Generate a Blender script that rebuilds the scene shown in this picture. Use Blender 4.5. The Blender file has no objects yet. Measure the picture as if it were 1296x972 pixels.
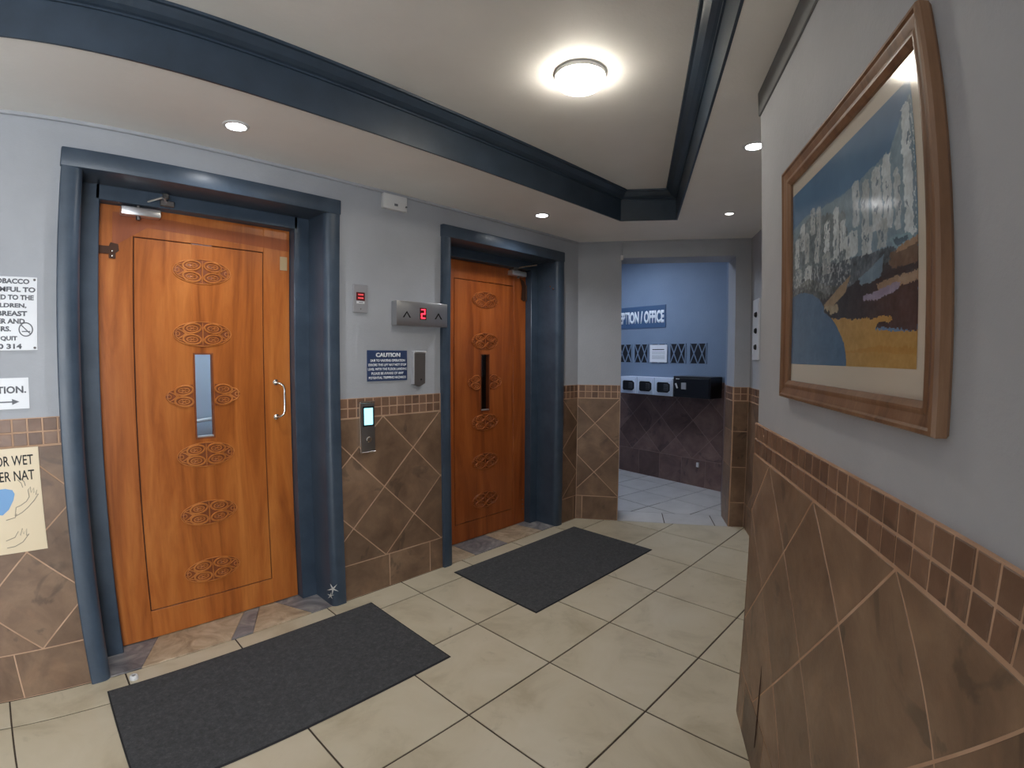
import bpy, bmesh, math, random
import numpy as np
from mathutils import Vector, Matrix
from mathutils.geometry import tessellate_polygon

scene = bpy.context.scene
col = scene.collection
random.seed(7)
R = math.radians

# ------------------------------------------------------------------ camera
# a phone ultra-wide lens with barrel distortion: radius on the sensor -> view angle polynomial
CAM = Vector((-1.71456, -2.61214, 1.41498))
YAW, PITCH, ROLL = R(-46.0797), R(-3.1053), R(0.2292)
KS = (0.9899, 0.1297, -0.5062, 0.2427)
cam = bpy.data.cameras.new('camera')
cam.type = 'PANO'
cam.sensor_fit = 'HORIZONTAL'
cam.sensor_width = 36.0
cam.sensor_height = 27.0
cam.clip_start = 0.01
pc = cam if hasattr(cam, 'panorama_type') else cam.cycles
pc.panorama_type = 'FISHEYE_LENS_POLYNOMIAL'
pc.fisheye_fov = R(170)
pc.fisheye_polynomial_k0 = 0.0
for i, k in enumerate(KS):
    setattr(pc, 'fisheye_polynomial_k%d' % (i + 1), -k / 18.0 ** (i + 1))
cam_ob = bpy.data.objects.new('camera', cam)
col.objects.link(cam_ob)
fw = Vector((-math.sin(YAW) * math.cos(PITCH), math.cos(YAW) * math.cos(PITCH), math.sin(PITCH)))
rt = fw.cross(Vector((0, 0, 1))).normalized()
up = rt.cross(fw)
r2 = rt * math.cos(ROLL) + up * math.sin(ROLL)
u2 = -rt * math.sin(ROLL) + up * math.cos(ROLL)
m = Matrix((r2, u2, -fw)).transposed().to_4x4()
m.translation = CAM
cam_ob.matrix_world = m
scene.camera = cam_ob

# ------------------------------------------------------------------ world, exposure
world = bpy.data.worlds.new('world')
scene.world = world
world.use_nodes = True
world.node_tree.nodes['Background'].inputs[0].default_value = (0.90, 0.95, 1.0, 1)
world.node_tree.nodes['Background'].inputs[1].default_value = 13.0
vs = scene.view_settings
vs.view_transform = 'Standard'
vs.look = 'None'
vs.gamma = 1.0
vs.use_curve_mapping = False
vs.exposure = 0.38

# lamp powers (each lamp builds its own light further down)
SPOT_W = 22.0
TRAY_E = 34.0
RECEPTION_FILL_E = 15.0  # strength of the added fill lamp in the reception
CABIN_E = 10.0

# ------------------------------------------------------------------ measures (metres)
H = 2.3916            # soffit height
TRAY = 0.20           # ceiling tray depth
ZB = 0.208            # top of the skirting tiles
D = 0.42675           # diagonal of a wall tile
ZMB = ZB + 2 * D      # bottom of the mosaic band
ZMT = 1.176           # top of the mosaic band
ZMM = 1.1195
MOS = 0.0550
A_RC, A_RT = R(-58.256), R(210.394)
O_E = Vector((0, 0, 0))
O_RC = Vector((1.80904, 0, 0))
O_RT = Vector((0.22351, -2.00124, 0))
def axes(a):
    return Vector((math.cos(a), math.sin(a), 0)), Vector((-math.sin(a), math.cos(a), 0))
RC_T, RC_N = axes(A_RC)
RT_T, RT_N = axes(A_RT)
RC_LEN = 1.415
RTL = 2.45
O_SW = O_RC + RC_T * RC_LEN
A_SW = A_RT
O_FW = Vector((3.779, 0.777, 0))
A_FW = R(-99.29)
FW_T, FW_N = axes(A_FW)

# ------------------------------------------------------------------ material helpers
def lin(c):
    c = c / 255.0
    return c / 12.92 if c <= 0.04045 else ((c + 0.055) / 1.055) ** 2.4
def rgb(r, g, b):
    return (lin(r), lin(g), lin(b), 1.0)
MATS = {}
class Mat:
    def __init__(self, name, base=(0.5, 0.5, 0.5, 1), rough=0.5, metal=0.0, spec=0.5):
        self.m = bpy.data.materials.new(name)
        self.m.use_nodes = True
        self.nt = self.m.node_tree
        self.b = self.nt.nodes['Principled BSDF']
        self.b.inputs['Base Color'].default_value = base
        self.b.inputs['Roughness'].default_value = rough
        self.b.inputs['Metallic'].default_value = metal
        self.b.inputs['Specular IOR Level'].default_value = spec
        MATS[name] = self.m
        self._co = None
    def n(self, t, **kw):
        x = self.nt.nodes.new(t)
        for k, v in kw.items():
            setattr(x, k, v)
        return x
    def l(self, a, b):
        self.nt.links.new(a, b)
    def co(self, scale=(1, 1, 1), rnd=False):
        tc = self.n('ShaderNodeTexCoord')
        mp = self.n('ShaderNodeMapping')
        mp.inputs['Scale'].default_value = scale
        self.l(tc.outputs['Object'], mp.inputs['Vector'])
        if rnd:
            oi = self.n('ShaderNodeObjectInfo')
            mu = self.n('ShaderNodeVectorMath', operation='SCALE')
            cb = self.n('ShaderNodeCombineXYZ')
            for k in range(3):
                self.l(oi.outputs['Random'], cb.inputs[k])
            self.l(cb.outputs[0], mu.inputs[0])
            mu.inputs['Scale'].default_value = 37.0
            self.l(mu.outputs[0], mp.inputs['Location'])
        return mp.outputs[0]
    def noise(self, co, scale, detail=4, rough=0.55, dist=0.0):
        x = self.n('ShaderNodeTexNoise')
        x.inputs['Scale'].default_value = scale
        x.inputs['Detail'].default_value = detail
        x.inputs['Roughness'].default_value = rough
        x.inputs['Distortion'].default_value = dist
        self.l(co, x.inputs['Vector'])
        return x.outputs['Fac']
    def ramp(self, fac, stops):
        x = self.n('ShaderNodeValToRGB')
        e = x.color_ramp.elements
        while len(e) < len(stops):
            e.new(0.5)
        for el, (p, c) in zip(e, stops):
            el.position = p
            el.color = c
        self.l(fac, x.inputs[0])
        return x.outputs[0]
    def mix(self, fac, a, b, mode='MIX'):
        x = self.n('ShaderNodeMix', data_type='RGBA', blend_type=mode)
        for s, v in ((x.inputs[0], fac), (x.inputs[6], a), (x.inputs[7], b)):
            if hasattr(v, 'links') or hasattr(v, 'is_output'):
                self.l(v, s)
            else:
                s.default_value = v
        return x.outputs[2]
    def base(self, c):
        self.l(c, self.b.inputs['Base Color'])
    def rough(self, fac, lo, hi):
        x = self.n('ShaderNodeMapRange')
        x.inputs['To Min'].default_value = lo
        x.inputs['To Max'].default_value = hi
        self.l(fac, x.inputs[0])
        self.l(x.outputs[0], self.b.inputs['Roughness'])
    def bump(self, fac, strength, dist=0.002):
        x = self.n('ShaderNodeBump')
        x.inputs['Strength'].default_value = strength
        x.inputs['Distance'].default_value = dist
        self.l(fac, x.inputs['Height'])
        self.l(x.outputs[0], self.b.inputs['Normal'])
    def random(self):
        return self.n('ShaderNodeObjectInfo').outputs['Random']

def plain(name, c, rough=0.5, metal=0.0, spec=0.5):
    return Mat(name, c, rough, metal, spec)
def emit(name, c, strength):
    x = Mat(name, c, 0.4)
    x.b.inputs['Emission Color'].default_value = c
    x.b.inputs['Emission Strength'].default_value = strength
    return x

def plaster(name, c, c2, bump=0.35):
    x = Mat(name, c, 0.62, spec=0.35)
    co = x.co()
    f = x.noise(co, 2.2, 5, 0.6)
    x.base(x.ramp(f, [(0.3, c2), (0.7, c)]))
    g = x.noise(co, 55, 6, 0.65)
    x.bump(g, bump, 0.004)
plaster('plaster_grey', rgb(176, 179, 185), rgb(165, 168, 174))
plaster('plaster_blue', rgb(122, 138, 160), rgb(114, 130, 152))
plaster('ceiling_paint', rgb(236, 234, 231), rgb(228, 226, 223), 0.2)
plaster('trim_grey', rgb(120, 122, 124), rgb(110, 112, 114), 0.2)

x = Mat('floor_tile', rgb(206, 196, 172), 0.3)
co = x.co((1, 1, 1), True)
f = x.noise(co, 3.0, 6, 0.6, 0.6)
c = x.ramp(f, [(0.30, rgb(180, 168, 142)), (0.48, rgb(200, 189, 164)), (0.75, rgb(208, 198, 176))])
f2 = x.noise(co, 7.0, 7, 0.7, 1.2)
d = x.ramp(f2, [(0.60, (1, 1, 1, 1)), (0.80, (0.72, 0.72, 0.68, 1))])
x.base(x.mix(1.0, c, d, 'MULTIPLY'))
x.rough(f2, 0.22, 0.42)
x.bump(f, 0.05, 0.002)
plain('floor_grout', rgb(74, 64, 54), 0.9)

x = Mat('reception_floor_tile', rgb(202, 200, 200), 0.3)
co = x.co((1, 1, 1), True)
f = x.noise(co, 4.0, 5, 0.6)
x.base(x.ramp(f, [(0.3, rgb(186, 184, 182)), (0.7, rgb(208, 206, 204))]))
plain('reception_grout', rgb(150, 147, 150), 0.9)
plain('reception_tile_grout', rgb(140, 118, 112), 0.9)

def stone_tile(name, dark, mid, light, rnd_amt=0.35):
    x = Mat(name, mid, 0.42)
    co = x.co((1, 1, 1), True)
    f = x.noise(co, 5.0, 8, 0.62, 0.5)
    c = x.ramp(f, [(0.28, dark), (0.50, mid), (0.72, light)])
    f2 = x.noise(co, 3.0, 4, 0.55, 2.0)
    patch = x.ramp(f2, [(0.34, (1.16, 1.13, 1.10, 1)), (0.44, (1, 1, 1, 1)), (0.60, (1, 1, 1, 1)), (0.65, (0.58, 0.60, 0.63, 1))])
    c = x.mix(0.8, c, patch, 'MULTIPLY')
    rv = x.ramp(x.random(), [(0.0, (0.78, 0.76, 0.76, 1)), (0.5, (1, 0.98, 0.96, 1)), (1.0, (1.12, 1.10, 1.10, 1))])
    c = x.mix(1.0, c, rv, 'MULTIPLY')
    x.base(c)
    g = x.noise(co, 18, 7, 0.7)
    x.rough(g, 0.30, 0.55)
    x.bump(g, 0.25, 0.004)
stone_tile('slate_tile', rgb(98, 76, 60), rgb(124, 99, 79), rgb(146, 120, 97))
stone_tile('mosaic_tile', rgb(102, 75, 59), rgb(125, 96, 77), rgb(144, 115, 95))
stone_tile('reception_wall_tile', rgb(84, 66, 62), rgb(106, 84, 80), rgb(126, 104, 98))
x = Mat('tile_grout', rgb(196, 160, 132), 0.85)
co = x.co()
x.base(x.ramp(x.noise(co, 6, 4), [(0.3, rgb(178, 142, 114)), (0.7, rgb(206, 172, 146))]))

x = Mat('blue_paint', rgb(58, 74, 92), 0.38)
co = x.co()
f = x.noise(co, 9, 5, 0.6)
x.base(x.ramp(f, [(0.3, rgb(54, 67, 82)), (0.7, rgb(67, 81, 97))]))
x.rough(f, 0.28, 0.48)
x.bump(x.noise(co, 40, 5), 0.15, 0.003)
x = Mat('cornice_paint', rgb(44, 62, 82), 0.42)
co = x.co()
f = x.noise(co, 7, 5, 0.6)
x.base(x.ramp(f, [(0.3, rgb(42, 55, 69)), (0.7, rgb(54, 68, 84))]))
x.bump(x.noise(co, 30, 5), 0.12, 0.003)

def wood(name, dark, mid, light, rough=0.32, scale=1.0, seed=0.0):
    x = Mat(name, mid, rough)
    co = x.co((9 * scale, 9 * scale, 0.9 * scale))
    ad = x.n('ShaderNodeVectorMath', operation='ADD')
    ad.inputs[1].default_value = (seed, seed * 1.7, seed * 0.6)
    x.l(co, ad.inputs[0])
    co = ad.outputs[0]
    f = x.noise(co, 1.1, 6, 0.6, 0.9)
    fine = x.noise(co, 9.0, 5, 0.7)
    c = x.ramp(f, [(0.30, dark), (0.48, mid), (0.70, light)])
    g = x.ramp(fine, [(0.30, (0.80, 0.76, 0.72, 1)), (0.60, (1, 1, 1, 1))])
    x.base(x.mix(0.55, c, g, 'MULTIPLY'))
    x.rough(f, rough - 0.06, rough + 0.08)
    x.bump(fine, 0.06, 0.002)
wood('door_wood', rgb(138, 72, 26), rgb(176, 98, 40), rgb(200, 122, 56))
wood('door_wood_red', rgb(122, 58, 22), rgb(154, 78, 30), rgb(178, 98, 44), seed=4.3)
wood('carved_wood', rgb(160, 88, 36), rgb(192, 116, 54), rgb(212, 138, 74), 0.35)
wood('carved_wood_red', rgb(136, 70, 27), rgb(166, 90, 38), rgb(186, 108, 52), 0.35)
wood('stripped_wood', rgb(136, 66, 28), rgb(154, 78, 34), rgb(168, 90, 42), 0.45)
wood('ground_wood', rgb(112, 54, 18), rgb(134, 68, 25), rgb(150, 80, 32), 0.55)  # ground behind carvings: stain, plus recess shade put into the darker colour
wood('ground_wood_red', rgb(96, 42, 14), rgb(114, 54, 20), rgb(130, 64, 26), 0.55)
wood('frame_wood', rgb(104, 74, 52), rgb(128, 94, 68), rgb(146, 112, 86), 0.4, 2.0)
plain('groove_dark', rgb(58, 28, 12), 0.7)

plain('chrome', (0.80, 0.78, 0.74, 1), 0.16, 1.0)
x = plain('brushed_steel', (0.55, 0.55, 0.56, 1), 0.32, 1.0)
x.bump(x.noise(x.co((2, 2, 90)), 8, 3), 0.08, 0.001)
plain('dark_steel', (0.17, 0.155, 0.15, 1), 0.45, 0.7)
plain('rusty_iron', rgb(74, 48, 34), 0.6, 0.5)
plain('aluminium', (0.78, 0.78, 0.80, 1), 0.3, 0.9)
plain('dull_brass', rgb(190, 168, 132), 0.55, 0.5)
plain('grey_enamel', rgb(150, 150, 154), 0.5)
plain('white_plastic', rgb(214, 214, 214), 0.4)
plain('black_plastic', rgb(20, 20, 22), 0.4)
plain('black_ink', rgb(34, 34, 38), 0.6)
plain('grey_ink', rgb(104, 106, 112), 0.6)
plain('white_ink', rgb(232, 236, 242), 0.5)
plain('paper_white', rgb(226, 228, 232), 0.32)
plain('paper_cream', rgb(226, 208, 176), 0.35)
plain('poster_blue', rgb(110, 160, 210), 0.4)
plain('poster_line', rgb(150, 138, 120), 0.5)
plain('sign_navy', rgb(48, 66, 104), 0.4)
plain('sign_blue', rgb(66, 92, 126), 0.45)
plain('safe_white', rgb(196, 206, 222), 0.4)
plain('safe_black', rgb(18, 18, 22), 0.35)
plain('vent_dark', rgb(14, 18, 30), 0.8)
plain('dark_red', rgb(92, 14, 20), 0.3)
plain('chip_white', rgb(206, 204, 196), 0.7)
plain('cabin_panel', rgb(186, 200, 212), 0.45)
plain('shaft_dark', rgb(40, 34, 32), 0.8)
emit('red_led', (1.0, 0.03, 0.06, 1), 2.6)
emit('red_glow', (0.9, 0.10, 0.11, 1), 0.35)
emit('screen_cyan', (0.30, 0.80, 0.95, 1), 1.5)
emit('lamp_warm', (1.0, 0.93, 0.80, 1), TRAY_E)
emit('spot_lens', (0.93, 0.97, 1.0, 1), 22.0)
emit('spot_lens_soft', (0.93, 0.98, 1.0, 1), 12.0)
emit('spot_lens_dim', (1.0, 0.97, 0.92, 1), 3.0)
emit('lamp_cool_fill', (0.72, 0.82, 1.0, 1), RECEPTION_FILL_E)
emit('lamp_cabin', (0.75, 0.88, 1.0, 1), CABIN_E)

x = Mat('mat_fibre', rgb(62, 64, 68), 0.95, spec=0.2)
co = x.co()
f = x.noise(co, 60, 8, 0.8)
x.base(x.ramp(f, [(0.30, rgb(62, 63, 65)), (0.55, rgb(84, 85, 87)), (0.75, rgb(112, 113, 115))]))
x.bump(x.noise(co, 220, 4, 0.8), 0.9, 0.006)
plain('mat_edge', rgb(30, 31, 34), 0.8)

def marble(name, a, b, c):
    x = Mat(name, b, 0.35)
    co = x.co((1, 1, 1), True)
    f = x.noise(co, 7, 7, 0.6, 1.6)
    x.base(x.ramp(f, [(0.3, a), (0.5, b), (0.7, c)]))
marble('marble_buff', rgb(150, 130, 106), rgb(190, 170, 142), rgb(214, 198, 174))
marble('marble_grey', rgb(92, 92, 98), rgb(134, 132, 134), rgb(176, 172, 168))

x = Mat('picture_print', (0.5, 0.5, 0.5, 1), 0.6)
at = x.n('ShaderNodeAttribute')
at.attribute_name = 'print'
x.base(at.outputs['Color'])
# picture glass: thin pane, clear with a soft surface sheen
gm = bpy.data.materials.new('picture_glass')
gm.use_nodes = True
nt = gm.node_tree
nt.nodes.clear()
o = nt.nodes.new('ShaderNodeOutputMaterial')
tr = nt.nodes.new('ShaderNodeBsdfTransparent')
gl = nt.nodes.new('ShaderNodeBsdfGlossy')
gl.inputs['Roughness'].default_value = 0.13
fr = nt.nodes.new('ShaderNodeFresnel')
fr.inputs['IOR'].default_value = 1.5
mx = nt.nodes.new('ShaderNodeMixShader')
ge = nt.nodes.new('ShaderNodeNewGeometry')
sb = nt.nodes.new('ShaderNodeMath')
sb.operation = 'SUBTRACT'
sb.inputs[0].default_value = 1.0
nt.links.new(ge.outputs['Backfacing'], sb.inputs[1])
mu = nt.nodes.new('ShaderNodeMath')
mu.operation = 'MULTIPLY'
nt.links.new(fr.outputs[0], mu.inputs[0])
nt.links.new(sb.outputs[0], mu.inputs[1])
nt.links.new(mu.outputs[0], mx.inputs[0])
nt.links.new(tr.outputs[0], mx.inputs[1])
nt.links.new(gl.outputs[0], mx.inputs[2])
nt.links.new(mx.outputs[0], o.inputs[0])
MATS['picture_glass'] = gm
gm2 = gm.copy()
gm2.name = 'door_glass'
gm2.node_tree.nodes['Glossy BSDF'].inputs['Roughness'].default_value = 0.05
MATS['door_glass'] = gm2

# ------------------------------------------------------------------ mesh helpers
class G:
    def __init__(self):
        self.bm = bmesh.new()
    def box(self, x0, x1, y0, y1, z0, z1, bev=0.0, seg=1):
        bm = bmesh.new() if bev else self.bm
        v = [bm.verts.new((x, y, z)) for x in (x0, x1) for y in (y0, y1) for z in (z0, z1)]
        for f in ((0, 1, 3, 2), (4, 6, 7, 5), (0, 4, 5, 1), (2, 3, 7, 6), (0, 2, 6, 4), (1, 5, 7, 3)):
            bm.faces.new([v[i] for i in f])
        if bev:
            bmesh.ops.bevel(bm, geom=list(bm.edges), offset=bev, segments=seg, profile=0.5, affect='EDGES')
            self.merge(bm)
        return self
    def merge(self, bm):
        me = bpy.data.meshes.new('tmp')
        bm.to_mesh(me)
        bm.free()
        self.bm.from_mesh(me)
        bpy.data.meshes.remove(me)
    def prism(self, poly, y0, y1, ch=0.0):
        """poly in (x, z), counter-clockwise seen from -y; front face at y0"""
        bm = self.bm
        n = len(poly)
        if ch:
            ins = inset(poly, ch)
            a = [bm.verts.new((p[0], y0, p[1])) for p in ins]
            b = [bm.verts.new((p[0], y0 + ch, p[1])) for p in poly]
            c = [bm.verts.new((p[0], y1, p[1])) for p in poly]
            rings = (a, b, c)
        else:
            rings = ([bm.verts.new((p[0], y0, p[1])) for p in poly], [bm.verts.new((p[0], y1, p[1])) for p in poly])
        bm.faces.new(rings[0])
        for r0, r1 in zip(rings, rings[1:]):
            for i in range(n):
                bm.faces.new((r0[i], r1[i], r1[(i + 1) % n], r0[(i + 1) % n]))
        bm.faces.new(rings[-1][::-1])
        return self
    def tube(self, pts, r, n=8, closed=False, flat=1.0, up=(0, 1, 0)):
        bm = self.bm
        pts = [Vector(p) for p in pts]
        N = len(pts)
        rings = []
        for i, p in enumerate(pts):
            a = pts[(i - 1) % N] if closed or i else pts[i]
            b = pts[(i + 1) % N] if closed or i < N - 1 else pts[i]
            t = (b - a).normalized()
            u = Vector(up)
            if abs(t.dot(u)) > 0.95:
                u = Vector((0, 0, 1)) if abs(t.z) < 0.9 else Vector((1, 0, 0))
            s = t.cross(u).normalized()
            w = s.cross(t).normalized()
            rr = r[i] if isinstance(r, (list, tuple)) else r
            rings.append([bm.verts.new(p + s * (rr * math.cos(2 * math.pi * k / n)) + w * (rr * flat * math.sin(2 * math.pi * k / n))) for k in range(n)])
        for i in range(N if closed else N - 1):
            r0, r1 = rings[i], rings[(i + 1) % N]
            for k in range(n):
                bm.faces.new((r0[k], r0[(k + 1) % n], r1[(k + 1) % n], r1[k]))
        if not closed:
            bm.faces.new(rings[0][::-1])
            bm.faces.new(rings[-1])
        return self
    def lathe(self, prof, n=32, axis='z', c=(0, 0, 0)):
        """prof: (radius, height) from one end to the other"""
        bm = self.bm
        rings = []
        for r, h in prof:
            ring = []
            for k in range(n):
                a = 2 * math.pi * k / n
                p = (r * math.cos(a), r * math.sin(a), h)
                if axis == 'y':
                    p = (p[0], p[2], p[1])
                ring.append(bm.verts.new((p[0] + c[0], p[1] + c[1], p[2] + c[2])))
            rings.append(ring)
        for r0, r1 in zip(rings, rings[1:]):
            for k in range(n):
                bm.faces.new((r0[k], r0[(k + 1) % n], r1[(k + 1) % n], r1[k]))
        bm.faces.new(rings[0][::-1])
        bm.faces.new(rings[-1])
        return self
    def mesh(self, name, mat, smooth=False):
        bmesh.ops.recalc_face_normals(self.bm, faces=list(self.bm.faces))
        me = bpy.data.meshes.new(name)
        self.bm.to_mesh(me)
        self.bm.free()
        me.materials.append(MATS[mat])
        if smooth:
            for p in me.polygons:
                p.use_smooth = True
            if hasattr(me, 'set_sharp_from_angle'):
                me.set_sharp_from_angle(angle=R(38))
        return me
    def obj(self, name, mat, parent=None, smooth=False, loc=None):
        return place(name, self.mesh(name, mat, smooth), parent, loc)

def place(name, me, parent=None, loc=None):
    o = bpy.data.objects.new(name, me)
    col.objects.link(o)
    if parent is not None:
        o.parent = parent
    if loc is not None:
        o.location = loc
    return o
def inset(poly, d):
    n = len(poly)
    out = []
    for i in range(n):
        p0, p1, p2 = (Vector(poly[(i + k) % n]) for k in (-1, 0, 1))
        e1 = (p1 - p0).normalized()
        e2 = (p2 - p1).normalized()
        n1 = Vector((-e1.y, e1.x))
        n2 = Vector((-e2.y, e2.x))
        b = n1 + n2
        k = d / max(0.35, 1 + n1.dot(n2))
        out.append(tuple(p1 + b * k))
    return out
def area(poly):
    return 0.5 * sum(poly[i][0] * poly[(i + 1) % len(poly)][1] - poly[(i + 1) % len(poly)][0] * poly[i][1] for i in range(len(poly)))
def clip(poly, a, b, c):
    """keep a*x + b*y <= c"""
    out = []
    n = len(poly)
    for i in range(n):
        p, q = poly[i], poly[(i + 1) % n]
        dp, dq = a * p[0] + b * p[1] - c, a * q[0] + b * q[1] - c
        if dp <= 0:
            out.append(p)
        if dp * dq < 0:
            t = dp / (dp - dq)
            out.append((p[0] + (q[0] - p[0]) * t, p[1] + (q[1] - p[1]) * t))
    cl = []
    for p in out:
        if not cl or (Vector(p) - Vector(cl[-1])).length > 1e-5:
            cl.append(p)
    if len(cl) > 1 and (Vector(cl[0]) - Vector(cl[-1])).length < 1e-5:
        cl.pop()
    return cl
def props(o, label=None, cat=None, group=None, kind=None):
    if label:
        o['label'] = label
    if cat:
        o['category'] = cat
    if group:
        o['group'] = group
    if kind:
        o['kind'] = kind
    return o
def empty(name, loc=(0, 0, 0), rz=0.0):
    o = bpy.data.objects.new(name, None)
    o.empty_display_size = 0.05
    o.location = loc
    o.rotation_euler = (0, 0, rz)
    col.objects.link(o)
    return o
FR = {'E': (O_E, 0.0), 'RC': (O_RC, A_RC), 'RT': (O_RT, A_RT), 'SW': (O_SW, A_SW), 'FW': (O_FW, A_FW)}
def at(fr, t, y, z):
    o, a = FR[fr]
    tx, nx = axes(a)
    return o + tx * t + nx * y + Vector((0, 0, z))
def on_wall(name, fr, t, y, z, label, cat, group=None):
    """an Empty at (t along the wall, y into the wall, z) turned with the wall; its parts use local x, y (into wall), z"""
    e = empty(name, at(fr, t, y, z), FR[fr][1])
    return props(e, label, cat, group)
def structure(name, fr=None, loc=(0, 0, 0), rz=0.0):
    if fr:
        loc, rz = FR[fr]
    return props(empty(name, loc, rz), kind='structure')

def text_mesh(s, x0, x1, z0, z1, y, mat, heavy=0.0, thick=0.0006):
    """lettering fitted to the box x0..x1, z0..z1 on the plane y, read from -y"""
    cu = bpy.data.curves.new('lettering', 'FONT')
    cu.body = s
    cu.size = 1.0
    cu.offset = heavy
    cu.resolution_u = 3
    ob = bpy.data.objects.new('lettering', cu)
    col.objects.link(ob)
    dg = bpy.context.evaluated_depsgraph_get()
    me = bpy.data.meshes.new_from_object(ob.evaluated_get(dg))
    bpy.data.objects.remove(ob)
    n = len(me.vertices)
    v = np.empty(n * 3, np.float32)
    me.vertices.foreach_get('co', v)
    v = v.reshape(-1, 3)
    lo, hi = v.min(0), v.max(0)
    X = x0 + (v[:, 0] - lo[0]) / (hi[0] - lo[0]) * (x1 - x0)
    Z = z0 + (v[:, 1] - lo[1]) / (hi[1] - lo[1]) * (z1 - z0)
    out = np.stack([X, np.full(n, y, np.float32), Z], 1).astype(np.float32)
    me.vertices.foreach_set('co', out.ravel())
    me.materials.clear()
    me.materials.append(MATS[mat])
    bm = bmesh.new()
    bm.from_mesh(me)
    r = bmesh.ops.extrude_face_region(bm, geom=list(bm.faces))
    bmesh.ops.translate(bm, verts=[e for e in r['geom'] if isinstance(e, bmesh.types.BMVert)], vec=(0, -thick, 0))
    bmesh.ops.recalc_face_normals(bm, faces=list(bm.faces))
    bm.to_mesh(me)
    bm.free()
    me.update()
    return me
def lettering(parent, s, x0, x1, z0, z1, y, mat, heavy=0.0):
    return place('lettering', text_mesh(s, x0, x1, z0, z1, y, mat, heavy), parent)

# ------------------------------------------------------------------ tiled wainscot
DIAMOND = {}
MOSAIC = {}
SQUARE = {}
def tile_rect(parent, name, x0, x1, z0, z1, yf, mat, gap=0.004, depth=0.008):
    key = (round(x1 - x0, 4), round(z1 - z0, 4), mat)
    if key not in SQUARE:
        w, h = (x1 - x0) / 2 - gap / 2, (z1 - z0) / 2 - gap / 2
        SQUARE[key] = G().prism([(-w, -h), (w, -h), (w, h), (-w, h)], 0, depth, 0.0012).mesh(name, mat)
    return place(name, SQUARE[key], parent, ((x0 + x1) / 2, yf + random.uniform(-0.0006, 0.0006), (z0 + z1) / 2))
def wainscot(parent, t0, t1, node, mphase, jphase, yf=0.0, mat='slate_tile', mmat='mosaic_tile', diamonds=True, pitch=0.3087, reach=None):
    """skirting tiles, diagonal slate tiles and a two-row mosaic band between t0 and t1; tile faces at yf"""
    G().box(t0, t1, yf + 0.0012, yf + 0.012, 0, ZMT, 0).obj('grout_bed', 'tile_grout', parent)
    # skirting
    k = math.floor((t0 - jphase) / pitch)
    while jphase + k * pitch < t1:
        a, b = max(t0, jphase + k * pitch), min(t1, jphase + (k + 1) * pitch)
        if b - a > 0.012:
            tile_rect(parent, 'wall_tile', a, b, 0.0, ZB, yf, mat, 0.006)
        k += 1
    # diagonals
    if diamonds:
        h = D / 2
        key = (mat,)
        full = inset([(0, -h), (h, 0), (0, h), (-h, 0)], 0.0030)
        for i in range(math.floor((t0 - node) / h) - 1, math.ceil((t1 - node) / h) + 2):
            for j in range(0, 5):
                if (i + j) % 2 == 0:
                    continue
                cx, cz = node + i * h, ZB + j * h
                p = [(cx, cz - h), (cx + h, cz), (cx, cz + h), (cx - h, cz)]
                inside = t0 <= cx - h and cx + h <= t1 and ZB <= cz - h + 1e-6 and cz + h <= ZMB + 1e-6
                yy = yf + random.uniform(-0.0006, 0.0006)
                if inside:
                    if key not in DIAMOND:
                        DIAMOND[key] = G().prism(full, 0, 0.008, 0.0012).mesh('wall_tile', mat)
                    place('wall_tile', DIAMOND[key], parent, (cx, yy, cz))
                else:
                    p = clip(clip(clip(clip(p, -1, 0, -t0), 1, 0, t1), 0, -1, -ZB), 0, 1, ZMB)
                    if len(p) < 3 or abs(area(p)) < 4e-4:
                        continue
                    q = inset(p, 0.0030)
                    if area(q) < 1e-4:
                        continue
                    mx_, mz_ = sum(a for a, b in q) / len(q), sum(b for a, b in q) / len(q)
                    q = [(a - mx_, b - mz_) for a, b in q]
                    place('wall_tile', G().prism(q, 0, 0.008, 0.001).mesh('wall_tile', mat), parent, (mx_, yy, mz_))
    else:
        z = ZB
        for hgt in (0.30, 0.30, ZMB - ZB - 0.60):
            tile_rect(parent, 'wall_tile', t0, t1, z, z + hgt, yf, mat, 0.006)
            z += hgt
    # mosaic band
    k = math.floor((t0 - mphase) / MOS)
    while mphase + k * MOS < t1:
        a, b = max(t0, mphase + k * MOS), min(t1, mphase + (k + 1) * MOS)
        if b - a > 0.012:
            for za, zb in ((ZMB + 0.003, ZMM), (ZMM, ZMT)):
                tile_rect(parent, 'mosaic_tile', a, b, za, zb, yf - 0.001, mmat, 0.0065, 0.009)
        k += 1

# ------------------------------------------------------------------ floor
X0 = -3.8
floor = structure('floor')
RC_END = O_SW
pts = [(X0 - 0.2, 0.27), (O_RC.x + 0.1, 0.27), (3.2, 0.27), (3.2, -5.2), (X0 - 0.2, -5.2)]
G().box(X0 - 0.2, 2.75, -5.0, 0.30, -0.06, -0.0035).obj('grout_bed', 'floor_grout', floor)
TS, GY, GAP = 0.5, -0.2124, 0.008
hw = TS / 2 - GAP / 2
FULL = None
def floor_tile_mesh(poly, mat, name='floor_tile'):
    g = G()
    bm = g.bm
    ins = inset(poly, 0.0015)
    a = [bm.verts.new((p[0], p[1], 0.0)) for p in ins]
    b = [bm.verts.new((p[0], p[1], -0.0012)) for p in poly]
    c = [bm.verts.new((p[0], p[1], -0.012)) for p in poly]
    n = len(poly)
    bm.faces.new(a)
    for r0, r1 in ((a, b), (b, c)):
        for i in range(n):
            bm.faces.new((r0[i], r1[i], r1[(i + 1) % n], r0[(i + 1) % n]))
    return g.mesh(name, mat)
full_poly = [(-hw, -hw), (hw, -hw), (hw, hw), (-hw, hw)]
FULL = floor_tile_mesh(full_poly, 'floor_tile')
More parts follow.
